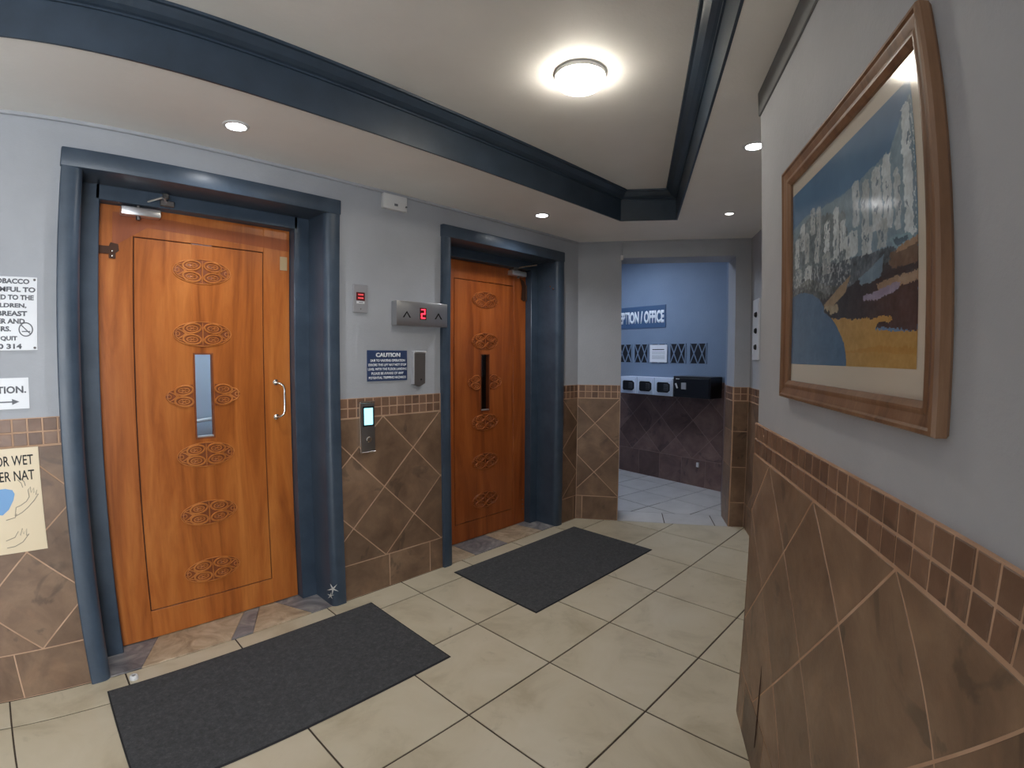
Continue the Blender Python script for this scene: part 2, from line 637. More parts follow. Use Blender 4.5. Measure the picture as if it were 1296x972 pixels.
for i in range(-8, 6):
    for j in range(0, 10):
        cx, cy = 0.5 * i + 0.25, GY + 0.25 - 0.5 * j
        # under the picture wall and beyond: leave out
        pv = Vector((cx, cy, 0)) - O_RT
        if -0.3 < pv.dot(RT_T) < RTL and pv.dot(RT_N) > 0.5:
            continue
        p = [(cx + a, cy + b) for a, b in full_poly]
        q = clip(p, 0, 1, -0.003)
        # front line of the reception wall: keep the room side
        q = clip(q, RC_N.x, RC_N.y, RC_N.x * O_RC.x + RC_N.y * O_RC.y - 0.003) if q else q
        if len(q) < 3 or abs(area(q)) < 5e-4:
            continue
        if len(q) == 4 and abs(area(q) - 4 * hw * hw) < 1e-6:
            place('floor_tile', FULL, floor, (cx, cy, 0))
        else:
            mx_, my_ = sum(a for a, b in q) / len(q), sum(b for a, b in q) / len(q)
            place('floor_tile', floor_tile_mesh([(a - mx_, b - my_) for a, b in q], 'floor_tile'), floor, (mx_, my_, 0))

# reception floor behind the doorway
floor2 = structure('floor_reception')
G().box(1.9, 4.4, -1.4, 2.4, -0.07, -0.004).obj('grout_bed', 'reception_grout', floor2)
WT = 0.29
ux, uy = axes(R(-9.3))
for i in range(-5, 6):
    for j in range(-3, 8):
        c0 = Vector((3.36, -0.43, 0)) + ux * (0.4 * i) + uy * (0.4 * j)
        p = []
        for a, b in ((0, 0), (1, 0), (1, 1), (0, 1)):
            v = c0 + ux * (0.006 + a * 0.388) + uy * (0.006 + b * 0.388)
            p.append((v.x, v.y))
        k = RC_N.x * O_RC.x + RC_N.y * O_RC.y + WT + 0.004
        q = clip(p, -RC_N.x, -RC_N.y, -k)
        q = clip(q, FW_N.x, FW_N.y, FW_N.x * O_FW.x + FW_N.y * O_FW.y) if q else q
        if len(q) < 3 or abs(area(q)) < 8e-4:
            continue
        mx_, my_ = sum(a for a, b in q) / len(q), sum(b for a, b in q) / len(q)
        place('floor_tile', floor_tile_mesh([(a - mx_, b - my_) for a, b in q], 'reception_floor_tile'), floor2, (mx_, my_, 0))
# the row of tiles across the doorway itself
for a, b in ((0.30, 0.345), (0.345, 0.765), (0.765, 1.185), (1.185, 1.30)):
    q = []
    for t, y in ((a, 0), (b, 0), (b, WT), (a, WT)):
        v = O_RC + RC_T * (t + (0.004 if t == a else -0.004)) + RC_N * (y + (0.003 if y == 0 else -0.003))
        q.append((v.x, v.y))
    mx_, my_ = sum(a for a, b in q) / 4, sum(b for a, b in q) / 4
    place('floor_tile', floor_tile_mesh([(a - mx_, b - my_) for a, b in q], 'reception_floor_tile'), floor2, (mx_, my_, 0))

# ------------------------------------------------------------------ elevator wall
F1L, F1R, F2L, F2R = -1.645, -0.387, 0.332, 1.590
FTOP = 2.27
DY = 0.25            # the door leaves stand this far back
wl = structure('wall_left', 'E')
PL = 0.004
g = G()
segs = [(X0, F1L + 0.05), (F1R - 0.05, F2L + 0.05), (F2R - 0.05, O_RC.x + 0.16)]
for a, b in segs:
    g.box(a, b, 0.012, 0.30, 0, ZMT)
    g.box(a, b, PL, 0.30, ZMT, H + 0.25)
for a, b in ((F1L + 0.05, F1R - 0.05), (F2L + 0.05, F2R - 0.05)):
    g.box(a, b, PL, 0.30, FTOP - 0.05, H + 0.25)
g.obj('plaster', 'plaster_grey', wl)
E0, EM0, EJ0 = -0.10254, -0.33343, -0.0795
wainscot(wl, X0, F1L + 0.005, E0, EM0, EJ0)
wainscot(wl, F1R - 0.005, F2L + 0.005, E0, EM0, EJ0)
wainscot(wl, F2R - 0.005, O_RC.x, E0, EM0, EJ0)

# ------------------------------------------------------------------ end wall with the doorway to the reception
we = structure('wall_end', 'RC')
RDL, RDR, ZL = 0.365, 1.294, 2.251
g = G()
g.box(-0.02, RDL, 0.012, WT, 0, ZMT)
g.box(-0.02, RDL, PL, WT, ZMT, H + 0.25)
g.box(RDR, RC_LEN + 0.05, 0.012, WT, 0, ZMT)
g.box(RDR, RC_LEN + 0.05, PL, WT, ZMT, H + 0.25)
g.box(RDL, RDR, PL, WT, ZL, H + 0.25)
g.obj('plaster', 'plaster_grey', we)
wainscot(we, 0.0, RDL - 0.002, 0.152 + D / 2, 0.01, 0.053)
wainscot(we, RDR, RC_LEN, 0.0, 1.294, RDR - 0.01, diamonds=False, pitch=0.4)
# tiles on the right-hand reveal of the doorway
rev = props(empty('trim_1', at('RC', RDR, 0, 0), A_RC - math.pi / 2), kind='structure')
# local x runs back out of the doorway, local y into the jamb
rev.rotation_euler.z = A_RC - math.pi / 2
G().box(-WT, 0.0, -0.006, 0.004, 0, ZMT).obj('grout_bed', 'tile_grout', rev)
for z0, z1 in ((0, ZB), (ZB, ZB + 0.3), (ZB + 0.3, ZB + 0.6), (ZB + 0.6, ZMB)):
    tile_rect(rev, 'wall_tile', -WT, 0.0, z0, z1, -0.008, 'slate_tile')
for k in range(5):
    for za, zb in ((ZMB + 0.003, ZMM), (ZMM, ZMT)):
        tile_rect(rev, 'mosaic_tile', -WT + 0.006 + k * MOS, -WT + 0.006 + (k + 1) * MOS, za, zb, -0.009, 'mosaic_tile', 0.0065, 0.009)

# thin conduit down to the doorway corner
cd = on_wall('cable_conduit', 'RC', 0.368, -0.004, ZL, 'thin grey cable conduit running down from the ceiling to the doorway corner', 'conduit')
G().tube([(0, 0, H - ZL), (0, 0, 0.0)], 0.006, 8).obj('pipe', 'plaster_grey', cd)
G().box(-0.011, 0.011, -0.010, 0.008, -0.02, 0.02, 0.003).obj('end_cap', 'white_plastic', cd)

# ------------------------------------------------------------------ niche side wall and the return behind the picture wall
ws = structure('wall_niche', 'SW')
SWL = 2.6
g = G()
g.box(-0.03, SWL, 0.012, 0.2, 0, ZMT)
g.box(-0.03, SWL, PL, 0.2, ZMT, H + 0.25)
g.obj('plaster', 'plaster_grey', ws)
wainscot(ws, 0.0, 2.39, 0.10, 0.0, 0.1)

# ------------------------------------------------------------------ picture wall
wr = structure('wall_right', 'RT')

g = G()
bmw = bmesh.new()
g.box(-0.004, RTL, 0.012, 0.52, 0, ZMT)
g.box(0.012, RTL, 0.006, 0.52, ZMT, H + 0.25)
g.obj('plaster', 'plaster_grey', wr)
wainscot(wr, 0.0, RTL, 0.21990, 0.35159 + 0.0, 0.10, yf=-0.002)
# the rounded tiled corner and the return face
G().box(-0.016, 0.004, -0.002, 0.485, 0, ZMT, 0.006, 3).obj('corner_tile', 'slate_tile', wr, smooth=True)
G().tube([(0.300, -0.0035, 0.40), (0.304, -0.0035, 0.30), (0.312, -0.0035, 0.18), (0.318, -0.0035, 0.10)], [0.001, 0.005, 0.006, 0.002], 6, flat=0.3).obj('crack', 'groove_dark', wr)
# paint band under the ceiling
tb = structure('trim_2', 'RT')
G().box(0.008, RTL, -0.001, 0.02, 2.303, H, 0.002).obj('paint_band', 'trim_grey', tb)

# walls behind and left of the camera
wb = structure('wall_back')
G().box(X0 - 0.2, X0, -5.2, 0.3, 0, H + 0.25).obj('plaster', 'plaster_grey', wb)
# the picture wall stops beside the camera; behind it an unseen glazed front is added to brighten the lobby
BK = at('RT', RTL, 0.46, 0)
YF = -5.0
wf_ = structure('wall_lobby')
G().box(BK.x - 0.02, BK.x + 0.2, YF, BK.y + 0.12, 0, H + 0.25).obj('plaster', 'plaster_grey', wf_)
wg = structure('wall_front')
WX0, WX1, WZ0, WZ1 = -3.55, BK.x - 0.25, 0.10, 2.25
g = G()
g.box(X0, WX0, YF - 0.2, YF, 0, H + 0.25)
g.box(WX1, BK.x + 0.2, YF - 0.2, YF, 0, H + 0.25)
g.box(WX0, WX1, YF - 0.2, YF, 0, WZ0)
g.box(WX0, WX1, YF - 0.2, YF, WZ1, H + 0.25)
g.obj('plaster', 'plaster_grey', wg)
wn = structure('fill_window_1')  # added window, out of view, lets fill light into the lobby
nb = 3
for k in range(nb + 1):
    x = WX0 + (WX1 - WX0) * k / nb
    G().box(x - 0.025, x + 0.025, YF - 0.13, YF - 0.07, WZ0, WZ1, 0.004).obj('mullion', 'aluminium', wn)
for z in (WZ0 + 0.025, WZ1 - 0.025):
    G().box(WX0, WX1, YF - 0.128, YF - 0.072, z - 0.025, z + 0.025, 0.004).obj('window_rail', 'aluminium', wn)
for k in range(nb):
    x = WX0 + (WX1 - WX0) * k / nb
    xb = WX0 + (WX1 - WX0) * (k + 1) / nb
    G().box(x + 0.022, xb - 0.022, YF - 0.103, YF - 0.097, WZ0 + 0.045, WZ1 - 0.045).obj('pane', 'door_glass', wn)
pl_ = bpy.data.lights.new('fill_light_portal', 'AREA')  # portal for the light entering through the added window
pl_.shape = 'RECTANGLE'
pl_.size, pl_.size_y = WX1 - WX0, WZ1 - WZ0
pl_.cycles.is_portal = True
po = bpy.data.objects.new('fill_light_portal', pl_)
col.objects.link(po)
po.location = ((WX0 + WX1) / 2, YF - 0.15, (WZ0 + WZ1) / 2)
po.rotation_euler = (R(90), 0, 0)
po.parent = wn

# ------------------------------------------------------------------ ceiling with the sunken tray
ce = structure('ceiling')
TP = [Vector((-3.4, -0.655)), Vector((1.430, -0.655)), Vector((1.652, -0.982))]
dirr = Vector((RT_T.x, RT_T.y))
TP.append(TP[2] + dirr * ((TP[2].x + 3.4) / -dirr.x))
TP = [Vector((p.x, p.y)) for p in TP]
outer = [Vector((-4.0, 0.3)), Vector((4.5, 0.3)), Vector((4.5, -5.3)), Vector((-4.0, -5.3))]
outer = [Vector((-4.0, 0.29)), Vector((1.79, 0.29)), Vector((2.05, -0.02)), Vector((2.85, -1.15)), Vector((2.6, -1.6)), Vector((-0.3, -3.1)), Vector((-1.2, -5.3)), Vector((-4.0, -5.3))]
loops = [[Vector((p.x, p.y, 0)) for p in outer], [Vector((p.x, p.y, 0)) for p in TP]]
tri = tessellate_polygon(loops)
allp = outer + TP
g = G()
bm = g.bm
lo = [bm.verts.new((p.x, p.y, H)) for p in allp]
for t in tri:
    bm.faces.new([lo[i] for i in t])
me = bpy.data.meshes.new('soffit')
bmesh.ops.recalc_face_normals(bm, faces=list(bm.faces))
r = bmesh.ops.extrude_face_region(bm, geom=list(bm.faces))
bmesh.ops.translate(bm, verts=[e for e in r['geom'] if isinstance(e, bmesh.types.BMVert)], vec=(0, 0, 0.03))
g.obj('soffit', 'ceiling_paint', ce)
g = G()
bm = g.bm
vv = [bm.verts.new((p.x, p.y, H + TRAY)) for p in outer]
f = bm.faces.new(vv)
r = bmesh.ops.extrude_face_region(bm, geom=[f])
bmesh.ops.translate(bm, verts=[e for e in r['geom'] if isinstance(e, bmesh.types.BMVert)], vec=(0, 0, 0.05))
g.obj('tray_panel', 'ceiling_paint', ce)

def offset_poly(P, d):
    """move every edge of the clockwise polygon inwards by d"""
    n = len(P)
    out = []
    for i in range(n):
        p0, p1, p2 = P[i - 1], P[i], P[(i + 1) % n]
        e1 = (p1 - p0).normalized()
        e2 = (p2 - p1).normalized()
        n1 = Vector((e1.y, -e1.x))
        n2 = Vector((e2.y, -e2.x))
        out.append(p1 + (n1 + n2) * (d / (1 + n1.dot(n2))))
    return out
def sweep(name, prof, mat, parent):
    """prof: (inward offset, height above the soffit) around the tray"""
    g = G()
    bm = g.bm
    rings = []
    for d_, h_ in prof:
        rings.append([bm.verts.new((p.x, p.y, H + h_)) for p in offset_poly(TP, d_)])
    n = len(TP)
    for r0, r1 in zip(rings, rings[1:]):
        for i in range(n):
            bm.faces.new((r0[i], r0[(i + 1) % n], r1[(i + 1) % n], r1[i]))
    return g.obj(name, mat, parent)
tt = structure('trim_3')
sweep('frieze', [(-0.004, -0.004), (0.006, -0.004), (0.006, 0.145), (-0.004, 0.145)], 'cornice_paint', tt)
sweep('cornice', [(0.0, 0.142), (0.014, 0.142), (0.014, 0.150), (0.026, 0.153), (0.045, 0.163), (0.060, 0.180), (0.066, 0.188), (0.078, 0.189), (0.080, 0.199)], 'cornice_paint', tt)
# small rounded cornice where the elevator wall meets the soffit
tc_ = structure('trim_4', 'E')
G().box(X0, O_RC.x - 0.002, -0.012, 0.004, H - 0.014, H + 0.004, 0.003).obj('cornice_strip', 'plaster_grey', tc_)
tc2 = structure('trim_5', 'RC')
G().box(0.0, RC_LEN, -0.010, 0.004, H - 0.012, H + 0.004, 0.003).obj('cornice_strip', 'plaster_grey', tc2)

# ------------------------------------------------------------------ door frames
def door_frame(name, x0, x1):
    t = structure(name)
    t.location = (x0, 0, 0)
    W = x1 - x0
    FWD = 0.085
    J = 0.17
    def post(a, b, mirror):
        g = G()
        bm = bmesh.new()
        v = [bm.verts.new((x, y, z)) for x in (a, b) for y in (-0.022, 0.20) for z in (0, FTOP - 0.02)]
        for f in ((0, 1, 3, 2), (4, 6, 7, 5), (0, 4, 5, 1), (2, 3, 7, 6), (0, 2, 6, 4), (1, 5, 7, 3)):
            bm.faces.new([v[i] for i in f])
        inner = b if not mirror else a
        e1 = [e for e in bm.edges if all(abs(w.co.x - inner) < 1e-6 and w.co.y < 0 for w in e.verts)]
        bmesh.ops.bevel(bm, geom=e1, offset=0.038, segments=6, profile=0.5, affect='EDGES')
        outx = a if not mirror else b
        e2 = [e for e in bm.edges if all(abs(w.co.x - outx) < 1e-6 and w.co.y < 0 for w in e.verts)]
        bmesh.ops.bevel(bm, geom=e2, offset=0.006, segments=2, profile=0.5, affect='EDGES')
        g.merge(bm)
        return g
    post(0, FWD, False).obj('frame_post', 'blue_paint', t, True)
    post(W - FWD, W, True).obj('frame_post', 'blue_paint', t, True)
    G().box(-0.004, W + 0.004, -0.026, 0.20, FTOP - 0.080, FTOP, 0.006, 2).obj('frame_head', 'blue_paint', t, True)
    # inner jambs and transom set back around the leaf
    G().box(FWD - 0.01, J, 0.19, 0.30, 0.0, FTOP - 0.05, 0.004).obj('inner_jamb', 'blue_paint', t, True)
    G().box(W - J, W - FWD + 0.01, 0.19, 0.30, 0.0, FTOP - 0.05, 0.004).obj('inner_jamb', 'blue_paint', t, True)
    G().box(J - 0.02, W - J + 0.02, 0.19, 0.30, 2.123, FTOP - 0.05, 0.004).obj('transom', 'blue_paint', t, True)
    return t
fr1 = door_frame('trim_6', F1L, F1R)
fr2 = door_frame('trim_7', F2L, F2R)
# bare plaster showing through chips at the feet of the nearer frame
for (x, z, s) in ((-0.452, 0.105, 1.7), (-0.468, 0.070, 1.0), (-0.437, 0.085, 1.1)):
    g = G()
    for k in range(5):
        a = 2 * math.pi * k / 5 + x * 40
        g.prism([(0.004 * s * math.cos(a + 2.2), 0.004 * s * math.sin(a + 2.2)), (0.020 * s * math.cos(a), 0.022 * s * math.sin(a)), (0.004 * s * math.cos(a - 2.2), 0.004 * s * math.sin(a - 2.2))][::-1], 0, 0.0015)
    o = g.obj('paint_chip', 'chip_white', fr1, loc=(x - F1L - 0.012, -0.0105, z))
    o.rotation_euler.z = R(-32)
for z in (1.985, 1.965):
    G().lathe([(0.006, 0.0), (0.006, 0.006), (0.003, 0.008)], 10, 'y').obj('screw', 'chrome', fr2, True, loc=(1.258 - 0.085 - 0.012, 0.05 if z > 1.97 else 0.02, z)).rotation_euler.z = R(-90)

# marble thresholds under the leaves
def threshold(name, x0, x1, cuts, mats):
    t = structure(name)
    t.location = (x0, 0, 0)
    w = x1 - x0
    xs = [0.0] + cuts + [w]
    prev = (0.0, 0.0)
    for k in range(len(xs) - 1):
        a0, a1 = (xs[k], xs[k]) if not isinstance(xs[k], tuple) else xs[k]
        b0, b1 = (xs[k + 1], xs[k + 1]) if not isinstance(xs[k + 1], tuple) else xs[k + 1]
        poly = [(a0, 0.0), (b0, 0.0), (b1, 0.29), (a1, 0.29)]
        q = inset(poly, 0.001)
        place('stone', floor_tile_mesh(q, mats[k], 'stone'), t, (0, 0, 0.004))
    return t
threshold('trim_8', F1L + 0.075, F1R - 0.075, [(0.14, 0.28), (0.55, 0.72), (0.66, 0.80), (0.98, 0.86)], ['marble_grey', 'marble_buff', 'marble_grey', 'marble_buff', 'marble_grey'])
threshold('trim_9', F2L + 0.075, F2R - 0.075, [(0.22, 0.22), (0.55, 0.55), (0.70, 0.62), (0.95, 0.90)], ['marble_buff', 'marble_grey', 'marble_buff', 'marble_buff', 'marble_grey'])

# ------------------------------------------------------------------ carved lift doors
def ell(cx, cz, a, b, y, n=28, a0=0, a1=2 * math.pi, rot=0):
    out = []
    for k in range(n):
        th = a0 + (a1 - a0) * k / (n if abs(a1 - a0 - 2 * math.pi) < 1e-6 else n - 1)
        x, z = a * math.cos(th), b * math.sin(th)
        out.append((cx + x * math.cos(rot) - z * math.sin(rot), y, cz + x * math.sin(rot) + z * math.cos(rot)))
    return out
def medallion_mesh(mat, gapx=None):
    """carved oval of four knotted loops; gapx leaves the middle free for the window"""
    g = G()
    sides = (-1, 1)
    off = 0.0 if gapx is None else gapx
    g.tube(ell(0, 0, 0.138 + off * 0.2, 0.062, 0.0), 0.0028, 6, True) if gapx is None else None
    for s in sides:
        for q in (-1, 1):
            cx, cz = s * (0.050 + off), q * 0.028
            g.tube(ell(cx, cz, 0.042, 0.0235, -0.0010, 26, rot=-s * q * 0.12), 0.0046, 6, True)
            g.tube(ell(cx, cz, 0.026, 0.0125, -0.0005, 18), 0.0026, 6, True)
            for k in range(6):
                a = 2 * math.pi * k / 6
                g.tube([(cx, -0.001, cz), (cx + 0.022 * math.cos(a), -0.0005, cz + 0.010 * math.sin(a))], [0.0022, 0.0012], 5)
            # strand from the loop to the tip of the oval
            g.tube([(cx - s * 0.005, -0.0008, cz - q * 0.022), (s * (0.075 + off), -0.001, q * 0.004), (s * (0.100 + off), -0.001, -q * 0.016), (s * (0.118 + off), -0.0005, -q * 0.024)], [0.003, 0.0034, 0.003, 0.0016], 6)
            g.tube([(s * (0.088 + off), -0.0008, q * 0.036), (s * (0.116 + off), -0.0008, q * 0.026), (s * (0.130 + off), -0.0005, q * 0.006)], [0.0018, 0.003, 0.0018], 6)
        g.tube(ell(s * (0.117 + off), 0, 0.009, 0.010, -0.0005, 12), 0.002, 5, True)
    if gapx is None:
        g.tube([(0, -0.0008, -0.058), (0, -0.001, -0.03), (0, -0.0012, 0.03), (0, -0.0008, 0.058)], [0.001, 0.003, 0.003, 0.001], 6)
    return g.mesh('carving', mat, True)
def medallion_ground(mat):  # flat disc without a cut recess; its dark colour carries stain and shade
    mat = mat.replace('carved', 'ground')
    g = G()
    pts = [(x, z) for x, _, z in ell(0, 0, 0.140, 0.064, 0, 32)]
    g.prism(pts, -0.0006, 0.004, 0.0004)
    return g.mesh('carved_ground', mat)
CARVE = {}
for key in ('carved_wood', 'carved_wood_red'):
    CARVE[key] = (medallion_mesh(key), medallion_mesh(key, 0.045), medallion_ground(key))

LW, LH = 0.912, 2.112
def lift_door(name, x0, wood_m, carve_m, hinge):
    """hinge = -1 left, 1 right; origin at the middle of the foot of the leaf's front face"""
    d = structure(name)
    d.location = (x0 + 1.258 / 2, DY, 0.008)
    h = LW / 2
    gx, gz0, gz1 = 0.3085, 0.145, 1.973
    gr = 0.0025
    for a, b in ((-h, -gx - gr), (gx + gr, h)):
        G().box(a, b, 0, 0.042, 0, LH, 0.002).obj('stile', wood_m, d)
    for a, b in ((0, gz0 - gr), (gz1 + gr, LH)):
        G().box(-gx + gr - 0.0048, gx - gr + 0.0048, 0.0004, 0.0416, a, b, 0.0015).obj('rail', wood_m, d)
    wx0, wx1, wz0, wz1 = -0.048, 0.048, 0.984, 1.424
    g = G()
    px, pz0, pz1 = gx - gr, gz0 + gr, gz1 - gr
    g.box(-px, wx0, 0.0006, 0.041, pz0, pz1, 0.001)
    g.box(wx1, px, 0.0006, 0.041, pz0, pz1, 0.001)
    g.box(wx0, wx1, 0.0006, 0.041, pz0, wz0)
    g.box(wx0, wx1, 0.0006, 0.041, wz1, pz1)
    g.obj('panel', wood_m, d)
    g = G()
    g.box(-gx - 0.004, wx0 - 0.004, 0.008, 0.030, gz0 - 0.004, gz1 + 0.004)
    g.box(wx1 + 0.004, gx + 0.004, 0.008, 0.030, gz0 - 0.004, gz1 + 0.004)
    g.obj('groove_core', 'groove_dark', d)
    # glazed slot with a dark bead
    b = G()
    bw = 0.008
    b.box(wx0, wx0 + bw, -0.003, 0.03, wz0, wz1, 0.001)
    b.box(wx1 - bw, wx1, -0.003, 0.03, wz0, wz1, 0.001)
    b.box(wx0 + bw, wx1 - bw, -0.003, 0.03, wz0, wz0 + bw)
    b.box(wx0 + bw, wx1 - bw, -0.003, 0.03, wz1 - bw, wz1)
    wf = b.obj('window_bead', carve_m.replace('carved', 'ground'), d)
    G().box(wx0 + bw, wx1 - bw, -0.004, 0.018, wz0 + bw, wz0 + bw + 0.008, 0.001).obj('pane_sill', 'aluminium', d)
    G().box(wx0 + bw, wx1 - bw, 0.020, 0.024, wz0 + bw, wz1 - bw).obj('pane', 'door_glass', wf)
    cv, cvw, gd = CARVE[carve_m]
    for z in (1.836, 1.520, 1.208, 0.902, 0.596, 0.287):
        if abs(z - 1.208) < 0.01:
            mdl = place('carving', cvw, d, (0, -0.0015, z))
            for sg in (-1, 1):
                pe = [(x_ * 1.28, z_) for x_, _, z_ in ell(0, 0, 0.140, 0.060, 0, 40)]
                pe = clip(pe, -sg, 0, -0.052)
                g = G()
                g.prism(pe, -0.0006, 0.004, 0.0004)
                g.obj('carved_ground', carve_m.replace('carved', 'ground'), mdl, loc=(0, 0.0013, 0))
            continue
        mdl = place('carving', cv, d, (0, -0.0015, z))
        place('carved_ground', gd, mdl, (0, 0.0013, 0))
    # pull handle
    s = -hinge
    hx = s * (h - 0.085)
    hd = empty('pull_handle')
    hd.parent = d
    hd.location = (hx, 0, 1.06)
    path = [(0, 0, 0.0)]
    path = [(0, -0.002, 0.008), (0, -0.030, 0.010), (s * 0.010, -0.042, 0.014), (s * 0.024, -0.047, 0.026), (s * 0.030, -0.048, 0.045), (s * 0.031, -0.048, 0.165), (s * 0.024, -0.047, 0.184), (s * 0.010, -0.042, 0.196), (0, -0.030, 0.200), (0, -0.002, 0.202)]
    G().tube(path, 0.0065, 10, up=(0.3, 1, 0.2)).obj('grip', 'chrome', hd, True)
    for z in (0.008, 0.202):
        G().lathe([(0.016, 0.0), (0.016, -0.004), (0.009, -0.010)], 16, 'y').obj('rose', 'chrome', hd, True, loc=(0, 0, z))
    return d
d1 = lift_door('door_1', F1L, 'door_wood', 'carved_wood', -1)
d2 = lift_door('door_2', F2L, 'door_wood_red', 'carved_wood_red', 1)
# strap hinge, lock plate and old closer mark of the nearer door (local: centre X = -1.016)
hg = empty('strap_hinge'); hg.parent = d1; hg.location = (-0.40, -0.002, 1.90)
G().box(-0.075, 0.0, -0.004, 0.001, -0.018, 0.018, 0.001).obj('strap', 'rusty_iron', hg)
G().prism([(-0.012, -0.038), (0.016, -0.038), (0.016, -0.012), (0.03, 0.0), (0.026, 0.03), (-0.006, 0.036), (-0.012, 0.02)], -0.0042, 0.001).obj('leaf_plate', 'rusty_iron', hg)
G().tube([(-0.078, -0.005, -0.03), (-0.078, -0.005, 0.03)], 0.008, 10).obj('knuckle', 'rusty_iron', hg, True)
for z in (-0.026, -0.004):
    G().lathe([(0.005, -0.004), (0.004, -0.0065), (0.001, -0.007)], 8, 'y').obj('screw', 'chrome', hg, True, loc=(0.002, 0, z))
G().box(-0.02, 0.02, -0.004, 0.001, -0.038, 0.038, 0.001).obj('lock_plate', 'dull_brass', d1, loc=(0.422, 0, 1.925))
G().prism([(-0.40, 2.03), (0.45, 1.995), (0.452, 2.062), (0.0, 2.068), (-0.25, 2.08), (-0.40, 2.082)], -0.0006, 0.001).obj('worn_patch', 'stripped_wood', d1)
G().prism([(-0.40, 1.93), (-0.385, 1.925), (-0.25, 2.025), (-0.06, 2.03), (-0.06, 2.06), (-0.40, 2.06)], -0.0009, 0.001).obj('worn_patch', 'stripped_wood', d1)

def closer(door, x, z, s, name='door_closer'):
    c = empty(name); c.parent = door; c.location = (x, 0, z)
    G().box(-0.085, 0.085, -0.055, 0.0, -0.020, 0.020, 0.006, 2).obj('closer_body', 'aluminium', c, True)
    for zz in (0.028, -0.028):
        G().lathe([(0.010, -0.008), (0.010, 0.008)], 12).obj('spindle', 'dark_steel', c, True, loc=(-0.01 * s, -0.03, zz))
    G().tube([(-0.01 * s, -0.03, 0.038), (0.085 * s, -0.10, 0.072)], 0.0055, 8).obj('closer_arm', 'aluminium', c, True)
    G().box(-0.013, 0.013, -0.014, 0.014, -0.012, 0.014, 0.003).obj('arm_elbow', 'chrome', c, loc=(0.092 * s, -0.105, 0.075))
    G().tube([(0.088 * s, -0.10, 0.066), (0.12 * s, -0.055, 0.040)], 0.0045, 8).obj('closer_arm', 'aluminium', c, True)
    return c
closer(d1, -0.285, 2.085, 1)
G().box(0, 0.062, -0.022, 0.0, 0, 0.026, 0.003).obj('arm_bracket', 'dark_steel', fr1, loc=(0.42, 0.19, 2.130))
c2 = closer(d2, 0.325, 2.075, -1)
for ch in list(c2.children):
    if ch.name.startswith(('closer_arm', 'arm_elbow')):
        bpy.data.objects.remove(ch)
G().tube([(-0.05, -0.03, 0.035), (0.02, -0.075, 0.055), (0.12, -0.13, 0.075)], 0.006, 8).obj('closer_arm', 'chrome', c2, True)
G().box(-0.075, -0.025, -0.06, -0.005, 0.018, 0.045, 0.004).obj('arm_bracket', 'dark_steel', c2, True)
# black hinge of the far door and its bottom bolt
hg2 = empty('strap_hinge'); hg2.parent = d2; hg2.location = (0.42, -0.002, 1.935)
G().prism([(-0.02, -0.06), (0.012, -0.075), (0.03, -0.05), (0.03, 0.05), (0.012, 0.09), (-0.035, 0.11), (-0.012, 0.04)], -0.004, 0.001).obj('leaf_plate', 'rusty_iron', hg2)
G().tube([(0.032, -0.006, -0.07), (0.032, -0.006, 0.06)], 0.009, 10).obj('knuckle', 'rusty_iron', hg2, True)
for z in (0.20, 0.16, 0.12):
    G().lathe([(0.006, 0.0), (0.006, -0.006), (0.003, -0.008)], 10, 'y').obj('screw', 'chrome', d2, True, loc=(0.425, 0, z))

# ------------------------------------------------------------------ lift cabins behind the leaves
def cabin(name, x0, mat, label, lit):
    c = props(empty(name, (x0 + 0.629, 0.31, 0)), label, 'lift')
    w, dp, hh = 0.72, 1.25, 2.25
    G().box(-w, w, dp, dp + 0.03, 0, hh).obj('back_panel', mat, c)
    for a, b in ((-w, -w + 0.03), (w - 0.03, w)):
        G().box(a, b, 0, dp, 0, hh).obj('side_panel', mat, c)
    G().box(-w, w, 0, dp, hh, hh + 0.03).obj('ceiling_panel', mat, c)
    G().box(-w, w, 0, dp, -0.05, -0.01).obj('floor_panel', 'shaft_dark', c)
    if lit:
        G().box(-0.3, 0.3, 0.4, 0.9, hh - 0.03, hh - 0.005, 0.005).obj('light_panel', 'lamp_cabin', c)
        G().tube([(-w + 0.03, dp - 0.06, 0.86), (w - 0.03, dp - 0.06, 0.98)], 0.014, 10).obj('handrail', 'white_plastic', c, True)
    return c
cabin('lift_cabin', F1L, 'cabin_panel', 'pale blue lit lift cabin seen through the slot of the nearer orange door', True)
cabin('lift_shaft', F2L, 'shaft_dark', 'dark lift shaft behind the slot of the farther red-brown door', False)

# ------------------------------------------------------------------ things on the elevator wall
b = on_wall('junction_box', 'E', -0.035, 0.004, 2.285, 'white plastic fitting with a small socket high on the wall under the ceiling', 'box')
G().box(-0.082, 0.082, -0.035, 0, 0.0, 0.088, 0.004, 2).obj('housing', 'white_plastic', b, True)
G().box(-0.072, 0.066, -0.040, -0.034, 0.010, 0.046, 0.003).obj('cover', 'white_plastic', b)
G().box(-0.012, 0.012, -0.0415, -0.039, 0.020, 0.034).obj('socket', 'grey_ink', b)
G().lathe([(0.005, -0.043), (0.005, -0.034)], 10, 'y').obj('screw', 'grey_ink', b, loc=(0.073, 0, 0.028))

